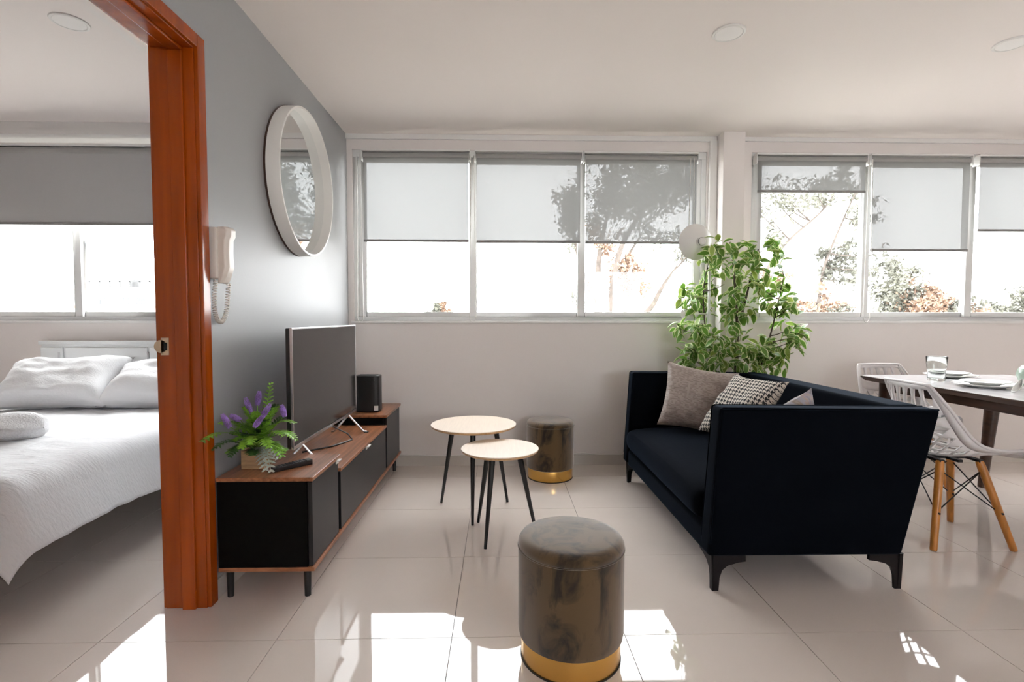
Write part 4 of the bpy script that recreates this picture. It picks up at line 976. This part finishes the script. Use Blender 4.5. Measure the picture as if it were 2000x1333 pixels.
crown_tree((17.6,22,GZ), [[(17.6,22,-1),(17.4,22,1.5),(17.3,22,3.0)],[(17.8,22,-1),(18.6,22,1.4),(19.0,22,2.2)]],
    [((17.3,22,2.6),(0.9,0.8,0.95),2600,LO),((17.9,22,2.0),(0.9,0.8,0.8),1600,LR),((16.9,22,1.8),(0.6,0.6,0.8),1200,LO),((18.6,22,2.1),(0.6,0.6,0.7),1000,LR),((17.3,22,1.0),(1.0,0.6,0.7),1200,LO)], 0.10, 'round bushy autumn tree behind the long blind', 31, 0.12)
crown_tree((20.9,24,GZ), [[(20.9,24,-1),(20.8,24,1.2),(20.6,24,2.0)]],
    [((20.6,24,1.9),(0.8,0.8,0.6),1500,LR),((21.4,24,1.5),(0.8,0.8,0.6),1200,LO),((20.3,24,1.1),(1.0,0.8,0.7),1200,LR),((22.3,24,1.3),(0.9,0.7,0.5),1000,LR)], 0.11, 'lower rusty bush beside the round autumn tree', 33, 0.1)
crown_tree((12.4,20,GZ), [[(12.4,20,-1),(12.2,20,1.0),(12.0,20,1.7)]],
    [((11.9,20,1.5),(0.9,0.7,0.5),900,LR),((12.9,20,1.6),(0.9,0.7,0.5),900,LR),((13.7,20,1.5),(0.7,0.7,0.5),700,LO),((11.0,20,1.0),(0.8,0.7,0.5),600,LO)], 0.085, 'low autumn bush under the slender tree', 36, 0.09)
crown_tree((41.5,40,GZ), [[(41.5,40,-1),(41.6,40,1.5),(41.8,40,2.8)]],
    [((41.8,40,2.6),(1.4,1.2,0.9),1600,LO),((43.5,40,3.2),(1.6,1.2,1.1),1800,LO),((39.8,40,1.6),(1.4,1.0,0.7),1000,LO)], 0.18, 'dark tree on the skyline beyond the vase', 41, 0.15)
crown_tree((-4.6,40,GZ), [[(-4.6,40,-1),(-4.6,40,1.0),(-4.6,40,2.0)]],
    [((-4.9,40,1.7),(0.55,0.6,0.6),800,LO),((-4.2,40,1.8),(0.55,0.6,0.55),800,LR),((-3.6,40,1.3),(0.5,0.5,0.4),300,LO)], 0.14, 'small distant tree low in the window near the mirror', 45, 0.12)
# far building seen from the bedroom
fb = thing('apartment_block', (-33,47,GZ), 'pale distant apartment block with rooftop pergola seen through bedroom window', 'building')
build('wall', MB().box(-36.5,-29.5,45,52,GZ,3.6), M['stucco'], fb)
build('roof_slab', MB().box(-36.8,-29.3,44.8,52.2,3.6,3.75), M['stucco'], fb)
for k in range(8): build('rooftop_post', MB().box(-36.2+k*.85,-36.1+k*.85,45.2,45.3,3.75,4.3), M['rail_dark'], fb)
build('rooftop_rail', MB().box(-36.3,-30.0,45.2,45.3,4.25,4.35), M['rail_dark'], fb)
build('rooftop_tank', MB().lathe([(0,3.75),(0.4,3.75),(0.4,4.4),(0.3,4.55),(0,4.6)],16,(-31.9,46,0)), M['rail_dark'], fb, smooth='auto')
for x_ in (-34.2,-32.2,-30.8):
    f_ = build('window', MB().box(x_-.45,x_+.45,44.95,45.02,2.25,2.95), M['alu'], fb)
    for q in range(2): build('pane', MB().box(x_-.40+q*.42,x_-.02+q*.42,44.92,44.96,2.3,2.9), M['dark_glass'], f_)
nb = thing('low_house', (-21,27,GZ), 'white low house with terracotta parapet edge beyond bedroom window', 'building')
build('wall', MB().box(-30,-12,26,32,GZ,1.62), M['stucco'], nb)
build('parapet_tiles', MB().hexa([(-30.2,25.8,1.62),(-11.9,25.8,1.62),(-11.9,26.3,1.62),(-30.2,26.3,1.62),(-30.2,25.8,1.76),(-11.9,25.8,1.70),(-11.9,26.3,1.70),(-30.2,26.3,1.76)]), M['terracotta'], nb)
